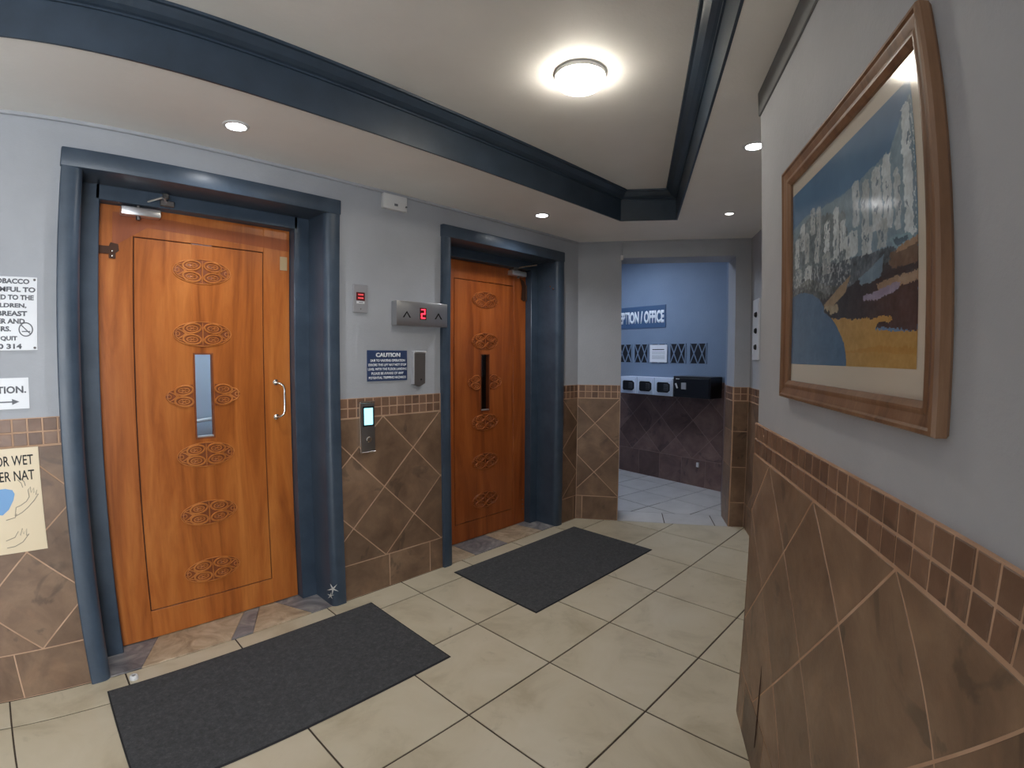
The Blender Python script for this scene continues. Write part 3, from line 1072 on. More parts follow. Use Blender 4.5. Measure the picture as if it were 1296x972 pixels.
k = on_wall('fire_switch', 'E', -0.25, 0.004, 1.661, 'grey wall plate with a lit dark red display and small white tag', 'switch')
G().box(-0.047, 0.047, -0.010, 0, 0, 0.160, 0.003).obj('plate', 'grey_enamel', k)
dsp = G().box(-0.028, 0.026, -0.013, -0.009, 0.070, 0.116, 0.001).obj('display', 'dark_red', k)
for z in (0.080, 0.099):
    G().box(-0.018, 0.016, -0.0138, -0.0128, z, z + 0.008).obj('display_bar', 'red_glow', dsp)
G().box(-0.026, 0.024, -0.0115, -0.0095, 0.052, 0.066).obj('tag', 'paper_white', k)
G().box(-0.012, 0.014, -0.0120, -0.0113, 0.0575, 0.0605).obj('tag_print', 'black_ink', k)
G().lathe([(0.004, -0.0115), (0.004, -0.009)], 10, 'y').obj('screw', 'dark_steel', k, loc=(0, 0, 0.022))

n = on_wall('floor_indicator', 'E', -0.040, 0.004, 1.598, 'brushed steel lift floor indicator box showing a red 2 between two arrows', 'indicator')
bx = G().box(0.0, 0.385, -0.058, -0.002, 0, 0.148, 0.004, 2).obj('housing', 'brushed_steel', n, True)
def chevron(cx):
    w_, hgt, th = 0.030, 0.040, 0.011
    return [(cx - w_, 0.048), (cx - w_ + th, 0.048), (cx, 0.048 + hgt - 0.012), (cx + w_ - th, 0.048), (cx + w_, 0.048), (cx, 0.048 + hgt)]
for cx in (0.073, 0.312):
    p = chevron(cx)
    g = G()
    g.prism([p[0], p[1], p[2], p[5]], -0.0592, -0.057)
    g.prism([p[2], p[3], p[4], p[5]], -0.0592, -0.057)
    g.obj('arrow', 'black_plastic', n)
scr = G().box(0.168, 0.218, -0.0595, -0.057, 0.040, 0.112, 0.001).obj('display', 'dark_red', n)
g = G()
sx0, sx1, sz0, szm, sz1, tw = 0.178, 0.208, 0.047, 0.076, 0.105, 0.0065
for a, b_, c_, d_ in ((sx0, sx1, sz1 - tw, sz1), (sx0, sx1, szm - tw / 2, szm + tw / 2), (sx0, sx1, sz0, sz0 + tw), (sx1 - tw, sx1, szm, sz1), (sx0, sx0 + tw, sz0, szm)):
    g.box(a, b_, -0.0605, -0.0590, c_, d_)
g.obj('digit', 'red_led', scr)

s = on_wall('caution_sign', 'E', -0.207, 0.003, 1.269, 'navy blue CAUTION sign with white lettering beside the grey metal ashtray', 'sign')
G().box(0, 0.279, -0.004, 0, 0, 0.180, 0.001).obj('plate', 'sign_navy', s)
lettering(s, 'CAUTION', 0.058, 0.228, 0.140, 0.166, -0.0042, 'white_ink', 0.05)
lines = ['DUE TO VARYING OPERATION', 'ERRORS THIS LIFT MAY NOT STOP', 'LEVEL WITH THE FLOOR LANDING', 'PLEASE BE AWARE OF ANY', 'POTENTIAL TRIPPING HAZARDS']
ext = [(0.022, 0.262), (0.008, 0.271), (0.005, 0.275), (0.028, 0.252), (0.010, 0.268)]
for i, (ln, (a, b_)) in enumerate(zip(lines, ext)):
    z = 0.112 - i * 0.0252
    lettering(s, ln, a, b_, z, z + 0.0155, -0.0042, 'white_ink', 0.03)

a = on_wall('wall_ashtray', 'E', 0.150, 0.004, 1.226, 'narrow dark grey metal wall box with a pointed foot beside the caution sign', 'ashtray')
G().prism([(-0.044, 0.018), (-0.002, 0.0), (0.042, 0.020), (0.045, 0.214), (-0.040, 0.214)], -0.030, 0.0, 0.003).obj('body', 'dark_steel', a)
G().box(-0.044, 0.049, -0.033, 0.0, 0.208, 0.220, 0.002).obj('lid', 'aluminium', a)
G().box(-0.048, -0.040, -0.030, 0.0, 0.016, 0.214, 0.001).obj('side_strip', 'aluminium', a)
G().lathe([(0.005, -0.033), (0.005, -0.028)], 10, 'y').obj('lock', 'black_plastic', a, loc=(0.008, 0, 0.045))

p = on_wall('call_panel', 'E', -0.218, -0.002, 0.860, 'steel lift call panel with a glowing cyan screen and round button', 'call panel')
G().box(-0.047, 0.047, -0.018, 0.0, 0, 0.288, 0.003, 2).obj('plate', 'dark_steel', p, True)
G().box(-0.050, -0.043, -0.020, 0.0, -0.002, 0.292, 0.001).obj('edge_trim', 'chrome', p)
G().box(-0.050, 0.050, -0.022, 0.0, 0.284, 0.296, 0.003).obj('edge_trim', 'chrome', p)
G().box(-0.050, 0.050, -0.020, 0.0, -0.004, 0.004, 0.002).obj('edge_trim', 'chrome', p)
G().box(-0.034, 0.042, -0.0195, -0.017, 0.150, 0.268, 0.002).obj('screen_bezel', 'black_plastic', p)
G().box(-0.024, 0.033, -0.0205, -0.018, 0.160, 0.257, 0.001).obj('screen', 'screen_cyan', p)
bt = G().lathe([(0.017, -0.018), (0.017, -0.023), (0.014, -0.026)], 24, 'y').obj('button', 'chrome', p, True, loc=(0.004, 0, 0.075))
G().lathe([(0.008, -0.025), (0.008, -0.0275)], 16, 'y').obj('button_cap', 'dark_steel', bt)

# notices left of the nearer door (they run out of the picture on the left)
s = on_wall('smoking_notice', 'E', -2.16, 0.003, 1.443, 'white no smoking health warning notice left of the nearer door', 'notice')
G().box(0, 0.446, -0.004, 0, 0, 0.288, 0.001).obj('plate', 'paper_white', s)
rows = [('TOBACCO', 0.278, 0.418, 0.260), ('IS HARMFUL TO', 0.215, 0.440, 0.228), ('AND TO THE', 0.275, 0.434, 0.197), ('CHILDREN,', 0.262, 0.408, 0.164), ('BREAST', 0.302, 0.410, 0.134), ('CANCER AND', 0.222, 0.402, 0.104), ('RS.', 0.315, 0.352, 0.074), ('QUIT', 0.314, 0.374, 0.036), ('0 314', 0.305, 0.390, 0.006)]
for txt, xa, xb, z in rows:
    lettering(s, txt, xa, xb, z, z + 0.020, -0.0042, 'grey_ink', 0.04)
ns = empty('no_smoking_symbol'); ns.parent = s; ns.location = (0.405, -0.0045, 0.082)
G().tube(ell(0, 0, 0.024, 0.026, 0, 28), 0.0022, 6, True, flat=0.3).obj('ring', 'grey_ink', ns, True)
G().tube([(-0.016, 0, 0.017), (0.016, 0, -0.017)], 0.0020, 6, flat=0.3).obj('bar', 'grey_ink', ns)
G().box(-0.014, 0.016, -0.0006, 0.0006, -0.010, -0.006).obj('cigarette', 'grey_ink', ns)
for x in (0.436, ):
    for z in (0.278, 0.010):
        G().lathe([(0.005, -0.0042), (0.004, -0.007), (0.001, -0.008)], 10, 'y').obj('screw', 'dark_steel', s, True, loc=(x, 0, z))

s = on_wall('reception_notice', 'E', -2.16, 0.003, 1.214, 'white notice with RECEPTION and an arrow above the brown tiles', 'notice')
G().box(0, 0.410, -0.003, 0, 0, 0.122, 0.0008).obj('plate', 'paper_white', s)
lettering(s, 'RECEPTION.', 0.185, 0.400, 0.062, 0.090, -0.0032, 'grey_ink', 0.03)
G().box(0.06, 0.350, -0.0038, -0.003, 0.026, 0.031).obj('arrow', 'grey_ink', s)
G().prism([(0.348, 0.017), (0.374, 0.0285), (0.348, 0.040)], -0.0038, -0.003).obj('arrow_head', 'grey_ink', s)

s = on_wall('wet_floor_poster', 'E', -2.18, -0.004, 0.640, 'cream wet floor warning poster with a slipping figure on the tiles', 'poster')
G().prism([(0.0, 0.0), (0.451, 0.0), (0.451, 0.421), (0.0, 0.421)], -0.002, 0, 0.0005).obj('sheet', 'paper_cream', s)
lettering(s, 'FLOOR WET', 0.228, 0.430, 0.352, 0.392, -0.0023, 'black_ink', 0.008)
lettering(s, 'VLOER NAT', 0.228, 0.430, 0.291, 0.331, -0.0023, 'black_ink', 0.008)
G().prism([(0.24, 0.17), (0.30, 0.160), (0.325, 0.180), (0.345, 0.215), (0.352, 0.240), (0.345, 0.256), (0.32, 0.264), (0.24, 0.262)], -0.0026, -0.0018).obj('blue_shirt', 'poster_blue', s)
def pline(pts, r=0.0016):
    G().tube([(x, -0.0024, z) for x, z in pts], r, 5, flat=0.35).obj('drawn_line', 'poster_line', s)
pline([(0.345, 0.150), (0.352, 0.185), (0.372, 0.192), (0.392, 0.205), (0.404, 0.222), (0.402, 0.250), (0.411, 0.262), (0.412, 0.238), (0.424, 0.256), (0.422, 0.236), (0.434, 0.246), (0.428, 0.228), (0.438, 0.230), (0.420, 0.205), (0.395, 0.180), (0.372, 0.162), (0.345, 0.150)])
pline([(0.31, 0.138), (0.345, 0.145), (0.352, 0.160)])
pline([(0.30, 0.055), (0.335, 0.065), (0.350, 0.088), (0.356, 0.070), (0.366, 0.098), (0.368, 0.074), (0.382, 0.094), (0.378, 0.066), (0.388, 0.072), (0.362, 0.042), (0.330, 0.028), (0.30, 0.026)])
pline([(0.384, 0.262), (0.380, 0.280), (0.368, 0.296)])
pline([(0.394, 0.268), (0.391, 0.284), (0.380, 0.300)])

# ------------------------------------------------------------------ mats and door stop
def mat_thing(name, poly, label):
    mx_, my_ = sum(p[0] for p in poly) / 4, sum(p[1] for p in poly) / 4
    q = [(p[0] - mx_, p[1] - my_) for p in poly]
    e = props(empty(name, (mx_, my_, 0)), label, 'mat', 'charcoal mats before the lift doors')
    g = G()
    bm = g.bm
    i1 = inset(q, 0.006)
    lv = [bm.verts.new((a, b, 0.001)) for a, b in q]
    l2 = [bm.verts.new((a, b, 0.004)) for a, b in q]
    l3 = [bm.verts.new((a, b, 0.006)) for a, b in i1]
    for r0, r1 in ((lv, l2), (l2, l3)):
        for i in range(4):
            bm.faces.new((r0[i], r0[(i + 1) % 4], r1[(i + 1) % 4], r1[i]))
    bm.faces.new(lv[::-1])
    bm.faces.new(l3)
    g.obj('backing', 'mat_edge', e)
    i2 = inset(q, 0.007)
    g = G()
    bm = g.bm
    nx, ny = 48, 28
    grid = []
    for jy in range(ny + 1):
        row = []
        for ix in range(nx + 1):
            u, v = ix / nx, jy / ny
            x = (1 - v) * ((1 - u) * i2[0][0] + u * i2[1][0]) + v * ((1 - u) * i2[3][0] + u * i2[2][0])
            y = (1 - v) * ((1 - u) * i2[0][1] + u * i2[1][1]) + v * ((1 - u) * i2[3][1] + u * i2[2][1])
            z = 0.0062 if min(ix, jy, nx - ix, ny - jy) == 0 else 0.0085 + random.uniform(-0.0006, 0.0006)
            row.append(bm.verts.new((x, y, z)))
        grid.append(row)
    for jy in range(ny):
        for ix in range(nx):
            bm.faces.new((grid[jy][ix], grid[jy][ix + 1], grid[jy + 1][ix + 1], grid[jy + 1][ix]))
    g.obj('pile', 'mat_fibre', e, True)
    return e
mat_thing('floor_mat', [(-1.610, -0.853), (-0.297, -0.853), (-0.284, -0.117), (-1.594, -0.119)], 'charcoal rubber-backed floor mat before the nearer orange door')
mat_thing('floor_mat', [(0.301, -0.864), (1.586, -0.873), (1.612, -0.133), (0.328, -0.124)], 'charcoal rubber-backed floor mat before the farther door')
ds = props(empty('door_stop', (-1.474, -0.072, 0)), 'small white round door stop beside the near mat corner', 'door stop')
G().lathe([(0.019, 0.0), (0.019, 0.012), (0.016, 0.018), (0.009, 0.019), (0.008, 0.012)], 24).obj('ring', 'white_plastic', ds, True)
G().lathe([(0.0085, 0.010), (0.007, 0.015)], 14).obj('bolt', 'dark_steel', ds, True)

# ------------------------------------------------------------------ framed picture on the right wall
PX0, PX1, PZ0, PZ1 = 0.372, 1.186, 1.302, 1.962
pf = on_wall('framed_picture', 'RT', (PX0 + PX1) / 2, 0.006, PZ0, 'large brown wooden framed seaside village print behind glass on the right wall', 'picture')
PW, PH = PX1 - PX0, PZ1 - PZ0
def frame_ring(prof):
    """prof: (inset from the outer edge, y)"""
    g = G()
    bm = g.bm
    rings = []
    for d_, y_ in prof:
        x0_, x1_, z0_, z1_ = -PW / 2 + d_, PW / 2 - d_, d_, PH - d_
        rings.append([bm.verts.new((a, y_, b)) for a, b in ((x0_, z0_), (x1_, z0_), (x1_, z1_), (x0_, z1_))])
    for r0, r1 in zip(rings, rings[1:]):
        for i in range(4):
            bm.faces.new((r0[i], r0[(i + 1) % 4], r1[(i + 1) % 4], r1[i]))
    return g
MW = 0.050
prof = [(0.004, 0.0), (0.0, -0.006), (0.0, -0.022), (0.003, -0.028), (0.009, -0.029), (0.013, -0.025), (0.016, -0.0245), (0.030, -0.021), (0.036, -0.0225), (0.040, -0.0225), (MW, -0.016), (MW, -0.006), (0.004, 0.0)]
for side in range(4):
    g = G()
    bm = g.bm
    rings = []
    for d_, y_ in prof:
        c4 = [(-PW / 2 + d_, d_), (PW / 2 - d_, d_), (PW / 2 - d_, PH - d_), (-PW / 2 + d_, PH - d_)]
        a_, b_ = c4[side], c4[(side + 1) % 4]
        rings.append((bm.verts.new((a_[0], y_, a_[1])), bm.verts.new((b_[0], y_, b_[1]))))
    for r0, r1 in zip(rings, rings[1:]):
        bm.faces.new((r0[0], r0[1], r1[1], r1[0]))
    g.obj('frame_rail', 'frame_wood', pf, False)
G().box(-PW / 2 + MW - 0.004, PW / 2 - MW + 0.004, -0.009, -0.003, MW - 0.004, PH - MW + 0.004).obj('mount_board', 'paper_cream', pf)
MATS['paper_mount'] = plain('paper_mount', rgb(206, 198, 184), 0.7).m
pf.children[-1].data.materials[0] = MATS['paper_mount']
AX0, AX1, AZ0, AZ1 = 0.420, 1.098, 1.400, 1.876
NX, NZ = 300, 210
def art():
    rng = np.random.default_rng(5)
    U, V = np.meshgrid((np.arange(NX) + 0.5) / NX, (np.arange(NZ) + 0.5) / NZ)
    def sm(n, s):
        k = rng.random((n, s))
        yi = np.linspace(0, n - 1.001, NZ)
        xi = np.linspace(0, s - 1.001, NX)
        y0, x0 = yi.astype(int), xi.astype(int)
        fy, fx = (yi - y0)[:, None], (xi - x0)[None]
        return (k[y0][:, x0] * (1 - fy) * (1 - fx) + k[y0 + 1][:, x0] * fy * (1 - fx) + k[y0][:, x0 + 1] * (1 - fy) * fx + k[y0 + 1][:, x0 + 1] * fy * fx)
    big, mid, fine = sm(6, 8), sm(26, 36), sm(90, 130)
    wob = (mid - 0.5) * 0.012 + (fine - 0.5) * 0.014
    img = np.zeros((NZ, NX, 3))
    def col3(r, g_, b_):
        return np.array([r, g_, b_], float)
    sky = col3(74, 118, 158)[None, None] * (1 - V[..., None] * 0.10) + (big[..., None] - 0.5) * 16 + (mid[..., None] - 0.5) * 8
    img[:] = sky
    def inside(poly, w=wob):
        x, y = U + w, V + w * 0.8
        r = np.zeros(U.shape, bool)
        n_ = len(poly)
        for i in range(n_):
            (xa, ya), (xb, yb) = poly[i], poly[(i + 1) % n_]
            cond = (ya > y) != (yb > y)
            with np.errstate(divide='ignore', invalid='ignore'):
                r ^= cond & (x < (xb - xa) * (y - ya) / (yb - ya + 1e-12) + xa)
        return r
    def fill(poly, c, amt=1.0, tex=18, w=wob):
        k = inside(poly, w)[..., None] * amt
        cc = col3(*c)[None, None] + (mid[..., None] - 0.5) * tex + (fine[..., None] - 0.5) * tex
        img[:] = img * (1 - k) + cc * k
    # hillside and the town haze
    fill([(0, 0.80), (0.18, 0.82), (0.35, 0.80), (0.52, 0.785), (0.67, 0.785), (0.75, 0.80), (0.862, 0.80), (0.94, 0.90), (1.0, 0.95), (1, 0.4), (0, 0.3)], (112, 136, 152))
    fill([(0, 0.70), (0.2, 0.80), (0.4, 0.74), (0.55, 0.70), (0.6, 0.45), (0.3, 0.38), (0, 0.40)], (104, 116, 122), 0.8, 46)
    fill([(0, 0.46), (0.25, 0.50), (0.55, 0.48), (0.85, 0.45), (1, 0.45), (1, 0.25), (0.4, 0.28), (0, 0.36)], (78, 88, 98), 0.9, 50)
    # houses
    hs = [((0.937, 0.92), 0.055, 0.46), ((0.885, 0.72), 0.03, 0.22), ((0.82, 0.80), 0.05, 0.28), ((0.75, 0.78), 0.06, 0.24), ((0.614, 0.79), 0.05, 0.19), ((0.68, 0.76), 0.05, 0.22), ((0.458, 0.74), 0.045, 0.23), ((0.515, 0.66), 0.045, 0.13), ((0.226, 0.83), 0.05, 0.14), ((0.29, 0.81), 0.045, 0.20), ((0.268, 0.66), 0.05, 0.13), ((0.10, 0.78), 0.06, 0.14), ((0.04, 0.72), 0.05, 0.16), ((0.16, 0.72), 0.05, 0.16), ((0.37, 0.70), 0.05, 0.14), ((0.56, 0.58), 0.09, 0.10), ((0.68, 0.56), 0.07, 0.10), ((0.78, 0.56), 0.06, 0.10), ((0.05, 0.54), 0.07, 0.10), ((0.16, 0.53), 0.08, 0.09), ((0.35, 0.55), 0.08, 0.10)]
    for i, ((x, z), w_, h_) in enumerate(hs):
        s_ = rng.uniform(0.75, 1.0)
        fill([(x, z - h_), (x + w_, z - h_), (x + w_, z), (x + w_ * 0.5, z + 0.012), (x, z)], (205 * s_, 214 * s_, 218 * s_), 0.85, 34)
        for k in range(3):
            xx, zz = x + w_ * rng.uniform(0.1, 0.7), z - h_ * rng.uniform(0.15, 0.85)
            fill([(xx, zz), (xx + 0.008, zz), (xx + 0.008, zz + 0.03), (xx, zz + 0.03)], (84, 104, 120), 0.8)
    fill([(0.990, 0.95), (0.978, 0.95), (0.978, 0.5), (0.99, 0.47)], (80, 104, 122), 0.8)
    # spray of foam and rubble on the shore
    sp = (fine > 0.66) & (V > 0.36) & (V < 0.52) & (U < 0.6)
    img[sp] = img[sp] * 0.45 + col3(190, 198, 200) * 0.55
    # boats and dark rocks
    fill([(0.0, 0.40), (0.2, 0.42), (0.37, 0.36), (0.5, 0.33), (0.78, 0.40), (1.0, 0.36), (1.0, 0.13), (0.86, 0.15), (0.78, 0.158), (0.787, 0.175), (0.86, 0.178), (0.85, 0.19), (0.69, 0.20), (0.47, 0.225), (0.3, 0.26), (0, 0.3)], (44, 45, 52), 1.0, 20)
    fill([(0.02, 0.44), (0.2, 0.47), (0.4, 0.40), (0.5, 0.36), (0.4, 0.33), (0.0, 0.38)], (96, 102, 100), 0.7, 60)
    fill([(0.37, 0.30), (0.5, 0.36), (0.60, 0.40), (0.56, 0.33), (0.45, 0.28)], (142, 124, 100))
    fill([(0.371, 0.296), (0.501, 0.285), (0.501, 0.254), (0.433, 0.248)], (150, 140, 118))
    fill([(0.846, 0.485), (0.966, 0.475), (0.979, 0.443), (0.892, 0.43)], (120, 150, 164))
    fill([(0.87, 0.47), (0.95, 0.465), (0.955, 0.45), (0.89, 0.445)], (70, 92, 108))
    fill([(0.85, 0.425), (0.92, 0.435), (1.0, 0.44), (1.0, 0.36), (0.862, 0.365)], (104, 84, 70))
    fill([(0.90, 0.44), (0.99, 0.45), (1.0, 0.425), (0.89, 0.42)], (150, 122, 98))
    fill([(0.656, 0.372), (0.74, 0.40), (0.82, 0.43), (0.80, 0.345), (0.68, 0.34)], (104, 128, 146))
    fill([(0.771, 0.325), (0.90, 0.335), (1.0, 0.335), (1.0, 0.30), (0.80, 0.292)], (142, 124, 106))
    fill([(0.683, 0.293), (0.784, 0.30), (0.92, 0.315), (0.90, 0.285), (0.784, 0.266), (0.704, 0.272)], (132, 128, 152))
    # sand
    fill([(0.40, 0.24), (0.476, 0.224), (0.686, 0.2), (0.859, 0.195), (0.875, 0.174), (0.787, 0.172), (0.778, 0.15), (0.86, 0.138), (1.01, 0.13), (1.01, -0.05), (0.40, -0.05)], (166, 134, 78), 1.0, 14)
    fill([(0.5, 0.06), (0.8, 0.085), (1, 0.07), (1, 0.05), (0.8, 0.06)], (160, 118, 54), 0.6, 10)
    # blue-clad back of a figure
    fill([(-0.05, 0.39), (0.08, 0.405), (0.162, 0.40), (0.25, 0.375), (0.33, 0.335), (0.372, 0.29), (0.38, 0.262), (0.44, 0.23), (0.50, 0.18), (0.555, 0.11), (0.578, 0.04), (0.582, -0.05), (-0.05, -0.05)], (70, 100, 130), 1.0, 12, wob * 0.3)
    return np.clip(img, 0, 255)
img = np.clip(art() * 1.1 / 255.0, 0, 1)
linimg = np.where(img <= 0.04045, img / 12.92, ((img + 0.055) / 1.055) ** 2.4)
gx = np.linspace(AX0, AX1, NX + 1) - (PX0 + PX1) / 2
gz = np.linspace(AZ0, AZ1, NZ + 1) - PZ0
GX, GZ = np.meshgrid(gx, gz)
vv = np.stack([GX, np.full_like(GX, -0.0096), GZ], -1).reshape(-1, 3).astype(np.float32)
ii = np.arange(NZ)[:, None] * (NX + 1) + np.arange(NX)[None]
qq = np.stack([ii, ii + 1, ii + NX + 2, ii + NX + 1], -1).reshape(-1, 4)
me = bpy.data.meshes.new('print')
me.vertices.add(len(vv))
me.vertices.foreach_set('co', vv.ravel())
me.loops.add(qq.size)
me.loops.foreach_set('vertex_index', qq.ravel().astype(np.int32))
me.polygons.add(len(qq))
me.polygons.foreach_set('loop_start', np.arange(0, qq.size, 4, dtype=np.int32))
me.update(calc_edges=True)
ca = me.color_attributes.new('print', 'FLOAT_COLOR', 'CORNER')
cc = np.concatenate([linimg.reshape(-1, 3), np.ones((NX * NZ, 1))], 1)
ca.data.foreach_set('color', np.repeat(cc, 4, axis=0).astype(np.float32).ravel())
me.materials.append(MATS['picture_print'])
place('print', me, pf)
G().box(-PW / 2 + MW - 0.003, PW / 2 - MW + 0.003, -0.0125, -0.0115, MW - 0.003, PH - MW + 0.003).obj('glass', 'picture_glass', pf)

# ------------------------------------------------------------------ panel in the niche
np_ = on_wall('hook_board', 'SW', 0.215, 0.004, 1.40, 'white narrow wall board with three dark knobs beyond the picture wall corner', 'board')
G().box(-0.09, 0.10, -0.014, 0, 0, 0.47, 0.002).obj('board', 'paper_white', np_)
for z in (0.10, 0.225, 0.35):
    G().lathe([(0.022, -0.014), (0.022, -0.020), (0.014, -0.030)], 16, 'y').obj('knob', 'black_plastic', np_, True, loc=(0.03, 0, z))

# ------------------------------------------------------------------ reception room beyond the doorway
wf = structure('wall_reception_back', 'FW')
g = G()
g.box(-2.0, 1.46, 0.012, 0.2, 0, ZMT - 0.02)
g.box(-2.0, 1.46, 0.0, 0.2, ZMT - 0.02, H + 0.25)
g.obj('plaster', 'plaster_blue', wf)
G().box(-1.0, 1.44, -0.0045, 0.014, 0, 1.155).obj('grout_bed', 'reception_tile_grout', wf)
def rec_tiles(parent, t0, t1, node):
    k = math.floor(t0 / 0.305)
    while k * 0.305 < t1:
        a_, b_ = max(t0, k * 0.305), min(t1, (k + 1) * 0.305)
        if b_ - a_ > 0.02:
            tile_rect(parent, 'wall_tile', a_, b_, 0, 0.30, -0.006, 'reception_wall_tile', 0.005)
        k += 1
    h = D / 2
    for i in range(math.floor((t0 - node) / h) - 1, math.ceil((t1 - node) / h) + 2):
        for j in range(0, 6):
            if (i + j) % 2 == 0:
                continue
            cx, cz = node + i * h, 0.30 + j * h
            p_ = [(cx, cz - h), (cx + h, cz), (cx, cz + h), (cx - h, cz)]
            p_ = clip(clip(clip(clip(p_, -1, 0, -t0), 1, 0, t1), 0, -1, -0.30), 0, 1, 1.155)
            if len(p_) < 3 or abs(area(p_)) < 8e-4:
                continue
            q_ = inset(p_, 0.0028)
            mx_, mz_ = sum(a for a, b in q_) / len(q_), sum(b for a, b in q_) / len(q_)
            place('wall_tile', G().prism([(a - mx_, b - mz_) for a, b in q_], 0, 0.008, 0.001).mesh('wall_tile', 'reception_wall_tile'), parent, (mx_, -0.006, mz_))
rec_tiles(wf, -0.65, 1.44, 0.62)
CORN = at('FW', 1.42, 0, 0)
JE = O_RC + RC_T * RDR + RC_N * WT
dv = JE - CORN
aw = math.atan2(dv.y, dv.x)
wq = props(empty('wall_reception_right', CORN, aw), kind='structure')
L_ = dv.length
g = G()
g.box(-0.05, L_, 0.012, 0.2, 0, ZMT - 0.02)
g.box(-0.05, L_, 0.0, 0.2, ZMT - 0.02, H + 0.25)
g.obj('plaster', 'plaster_blue', wq)
G().box(0.0, L_, -0.0045, 0.014, 0, 1.155).obj('grout_bed', 'reception_tile_grout', wq)
rec_tiles(wq, 0.0, L_ - 0.01, 0.1)
wz = props(empty('wall_reception_left'), kind='structure')
G().box(1.9, 4.4, 2.2, 2.3, 0, H + 0.25).obj('plaster', 'plaster_blue', wz)
G().box(1.82, 1.88, 0.31, 2.3, 0, H + 0.25).obj('plaster', 'plaster_blue', wz)
cz_ = structure('ceiling_reception')
g = G()
bm = g.bm
pp = [O_RC + RC_N * 0.1 - RC_T * 0.2, O_SW + RC_N * 0.1 + RC_T * 0.1, Vector((4.2, -1.2, 0)), Vector((4.4, 2.3, 0)), Vector((1.85, 2.3, 0)), Vector((1.85, 0.3, 0))]
f = bm.faces.new([bm.verts.new((p_.x, p_.y, 2.62)) for p_ in pp])
r = bmesh.ops.extrude_face_region(bm, geom=[f])
bmesh.ops.translate(bm, verts=[e for e in r['geom'] if isinstance(e, bmesh.types.BMVert)], vec=(0, 0, 0.05))
g.obj('slab', 'ceiling_paint', cz_)

s = on_wall('reception_sign', 'FW', -0.30, -0.002, 1.760, 'blue sign with white RECEPTION / OFFICE lettering on the far blue wall', 'sign')
G().box(0, 0.962, -0.006, 0, 0, 0.262, 0.001).obj('plate', 'sign_blue', s)
lettering(s, 'RECEPTION / OFFICE', 0.10, 0.938, 0.055, 0.205, -0.0064, 'white_ink', 0.045)

VENTS = ['leftmost dark lattice wall vent under the reception sign by the doorway edge', 'dark lattice wall vent just left of the white notice sheet', 'dark lattice wall vent mostly covered by the white notice sheet', 'dark lattice wall vent just right of the white notice sheet', 'rightmost dark lattice wall vent on the far blue wall']
for (t0, lab) in zip((-0.045, 0.205, 0.462, 0.727, 0.990), VENTS):
    v = on_wall('lattice_vent', 'FW', t0, 0.0, 1.352, lab, 'vent', 'lattice vents on the reception wall')
    w_, h_ = 0.203, 0.216
    G().box(0.0, w_, -0.002, -0.0005, 0, h_).obj('dark_back', 'vent_dark', v)
    G().box(-0.008, 0.004, -0.010, 0, -0.004, h_ + 0.004).obj('frame_bar', 'plaster_blue', v)
    G().box(w_ - 0.004, w_ + 0.008, -0.010, 0, -0.004, h_ + 0.004).obj('frame_bar', 'plaster_blue', v)
    for c0 in (0.0, w_ / 2):
        for sgn in (1, -1):
            xa, xb = c0, c0 + w_ / 2
            za, zb = (0, h_) if sgn > 0 else (h_, 0)
            tk = 0.010
            G().prism([(xa - tk * 0.2, za), (xa + tk, za), (xb + tk * 0.2, zb), (xb - tk, zb)] if sgn > 0 else [(xb - tk, zb), (xb + tk * 0.2, zb), (xa + tk, za), (xa - tk * 0.2, za)], -0.008 - 0.0004 * sgn, -0.001).obj('lattice_bar', 'plaster_blue', v)
s = on_wall('notice_sheet', 'FW', 0.445, -0.012, 1.358, 'white printed notice sheet hanging over the middle lattice vent', 'notice')
G().box(0, 0.245, -0.002, 0, 0, 0.202, 0.0005).obj('sheet', 'paper_white', s)
G().box(0.035, 0.205, -0.0026, -0.0019, 0.142, 0.152).obj('print_line', 'black_ink', s)
for z in (0.115, 0.095, 0.070, 0.055, 0.040):
    G().box(0.03, 0.215, -0.0024, -0.0019, z, z + 0.004).obj('print_line', 'grey_ink', s)

def safe(t0, w_, h_, body, door_m, label, kind):
    v = on_wall('wall_safe', 'FW', t0, -0.006, 0.992, label, 'safe', 'safes on the reception wall')
    dp = 0.22
    G().box(0.002, w_ - 0.002, -dp, 0, 0, h_, 0.004).obj('body', body, v)
    dr = G().box(0.020, w_ - 0.018, -dp - 0.006, -dp + 0.002, 0.018, h_ - 0.018, 0.003).obj('door', door_m, v)
    if kind == 'white':
        x0_, x1_ = 0.045, w_ - 0.035
        G().prism([(x0_, 0.05), (x0_ + 0.015, 0.036), (x1_ - 0.03, 0.036), (x1_, 0.06), (x1_, 0.13), (x1_ - 0.03, 0.150), (x0_ + 0.015, 0.150), (x0_, 0.138)], -dp - 0.014, -dp - 0.004, 0.002).obj('control_panel', 'black_plastic', v)
        kp = G().box(x1_ - 0.075, x1_ - 0.020, -dp - 0.017, -dp - 0.012, 0.062, 0.126, 0.001).obj('keypad', 'grey_ink', v)
        for a_ in range(3):
            for b_ in range(3):
                G().box(x1_ - 0.071 + a_ * 0.017, x1_ - 0.058 + a_ * 0.017, -dp - 0.019, -dp - 0.016, 0.066 + b_ * 0.019, 0.081 + b_ * 0.019).obj('key', 'black_plastic', kp)
    else:
        G().box(0.11, 0.17, -dp - 0.012, -dp - 0.004, 0.085, 0.155, 0.002).obj('keypad', 'grey_enamel', v)
        G().tube([(0.045, -dp - 0.016, 0.145), (0.068, -dp - 0.020, 0.095)], 0.009, 8).obj('handle', 'white_plastic', v, True)
        G().box(0.04, 0.085, -dp - 0.008, -dp - 0.004, 0.190, 0.198).obj('badge', 'white_plastic', v)
    return v
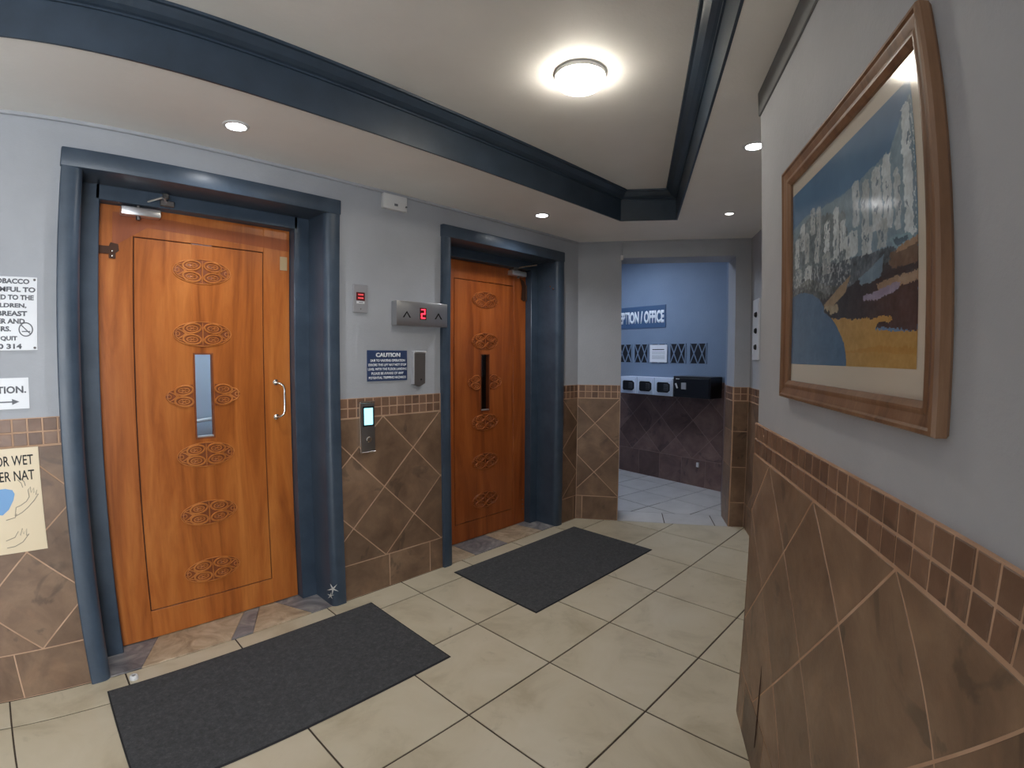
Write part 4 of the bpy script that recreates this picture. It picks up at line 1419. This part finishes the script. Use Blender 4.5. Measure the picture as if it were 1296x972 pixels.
labs = ['pale grey wall safe with black keypad nearest the doorway edge', 'pale grey wall safe with black keypad in the middle of three', 'pale grey wall safe with black keypad next to the black safe']
for i in range(3):
    safe(0.178 + i * 0.250, 0.250, 0.196, 'safe_white', 'safe_white', labs[i], 'white')
safe(0.932, 0.462, 0.224, 'safe_black', 'safe_black', 'large black wall safe with a white handle at the row end', 'black')
cs = on_wall('fuse_cover', 'FW', 1.12, -0.016, 0.22, 'small white socket cover low on the far reception wall tiles', 'socket')
G().box(0, 0.03, -0.012, 0.006, 0, 0.05, 0.002).obj('cover', 'white_plastic', cs)

# ------------------------------------------------------------------ lamps
def downlight(x, y, label, lens='spot_lens', z=H, power=SPOT_W):
    d_ = props(empty('downlight', (x, y, z)), label, 'light', 'recessed downlights in the soffit')
    G().lathe([(0.038, 0.004), (0.038, -0.004), (0.042, -0.007), (0.052, -0.006), (0.055, 0.0005)], 32).obj('ring', 'white_plastic', d_, True)
    G().lathe([(0.037, -0.002), (0.034, -0.007), (0.020, -0.011), (0.002, -0.012)], 24).obj('lens', lens, d_, True)
    if lens == 'spot_lens_dim':
        d_.scale = (0.7, 0.7, 0.7)
    li = bpy.data.lights.new('downlight_beam', 'SPOT')
    li.energy = power
    li.color = (0.95, 0.97, 1.0)
    li.spot_size = R(150)
    li.spot_blend = 0.9
    li.shadow_soft_size = 0.03
    lo_ = bpy.data.objects.new('downlight_beam', li)
    col.objects.link(lo_)
    lo_.parent = d_
    lo_.location = (0, 0, -0.03)
    return d_
downlight(-1.033, -0.331, 'bright round downlight in the soffit above the nearer orange door')
downlight(0.949, -0.328, 'bright round downlight in the soffit above the farther door')
downlight(0.690, -1.835, 'round downlight in the soffit half hidden behind the picture wall corner', 'spot_lens_soft', power=7.0)
downlight(1.726, -1.329, 'small dim downlight in the soffit before the reception doorway', 'spot_lens_dim', power=2.5)
downlight(-3.02, -0.331, 'round downlight in the soffit out of view left of the notices')
def tray_lamp(x, y, label):
    l_ = props(empty('ceiling_lamp', (x, y, H + TRAY)), label, 'lamp', 'round lamps in the ceiling tray')
    G().lathe([(0.102, 0.0), (0.106, -0.006), (0.106, -0.018), (0.104, -0.020), (0.102, -0.018), (0.102, -0.012), (0.02, -0.010)], 40).obj('base_ring', 'white_plastic', l_, True)
    G().lathe([(0.101, -0.014), (0.103, -0.030), (0.099, -0.044), (0.086, -0.054), (0.060, -0.060), (0.030, -0.063), (0.004, -0.064)], 40).obj('diffuser', 'lamp_warm', l_, True)
tray_lamp(-0.025, -1.37, 'bright round lamp glowing on the tray ceiling above the floor')

# cool ceiling lamp added out of view to brighten the reception
l_ = props(empty('reception_fill_lamp', (2.75, 0.55, 2.62)), 'added cool white fill lamp on the reception ceiling, unseen behind the doorway wall', 'lamp')
G().box(-0.32, 0.32, -0.32, 0.32, -0.03, 0.0, 0.006).obj('housing', 'white_plastic', l_)
G().box(-0.29, 0.29, -0.29, 0.29, -0.036, -0.028, 0.003).obj('diffuser', 'lamp_cool_fill', l_)
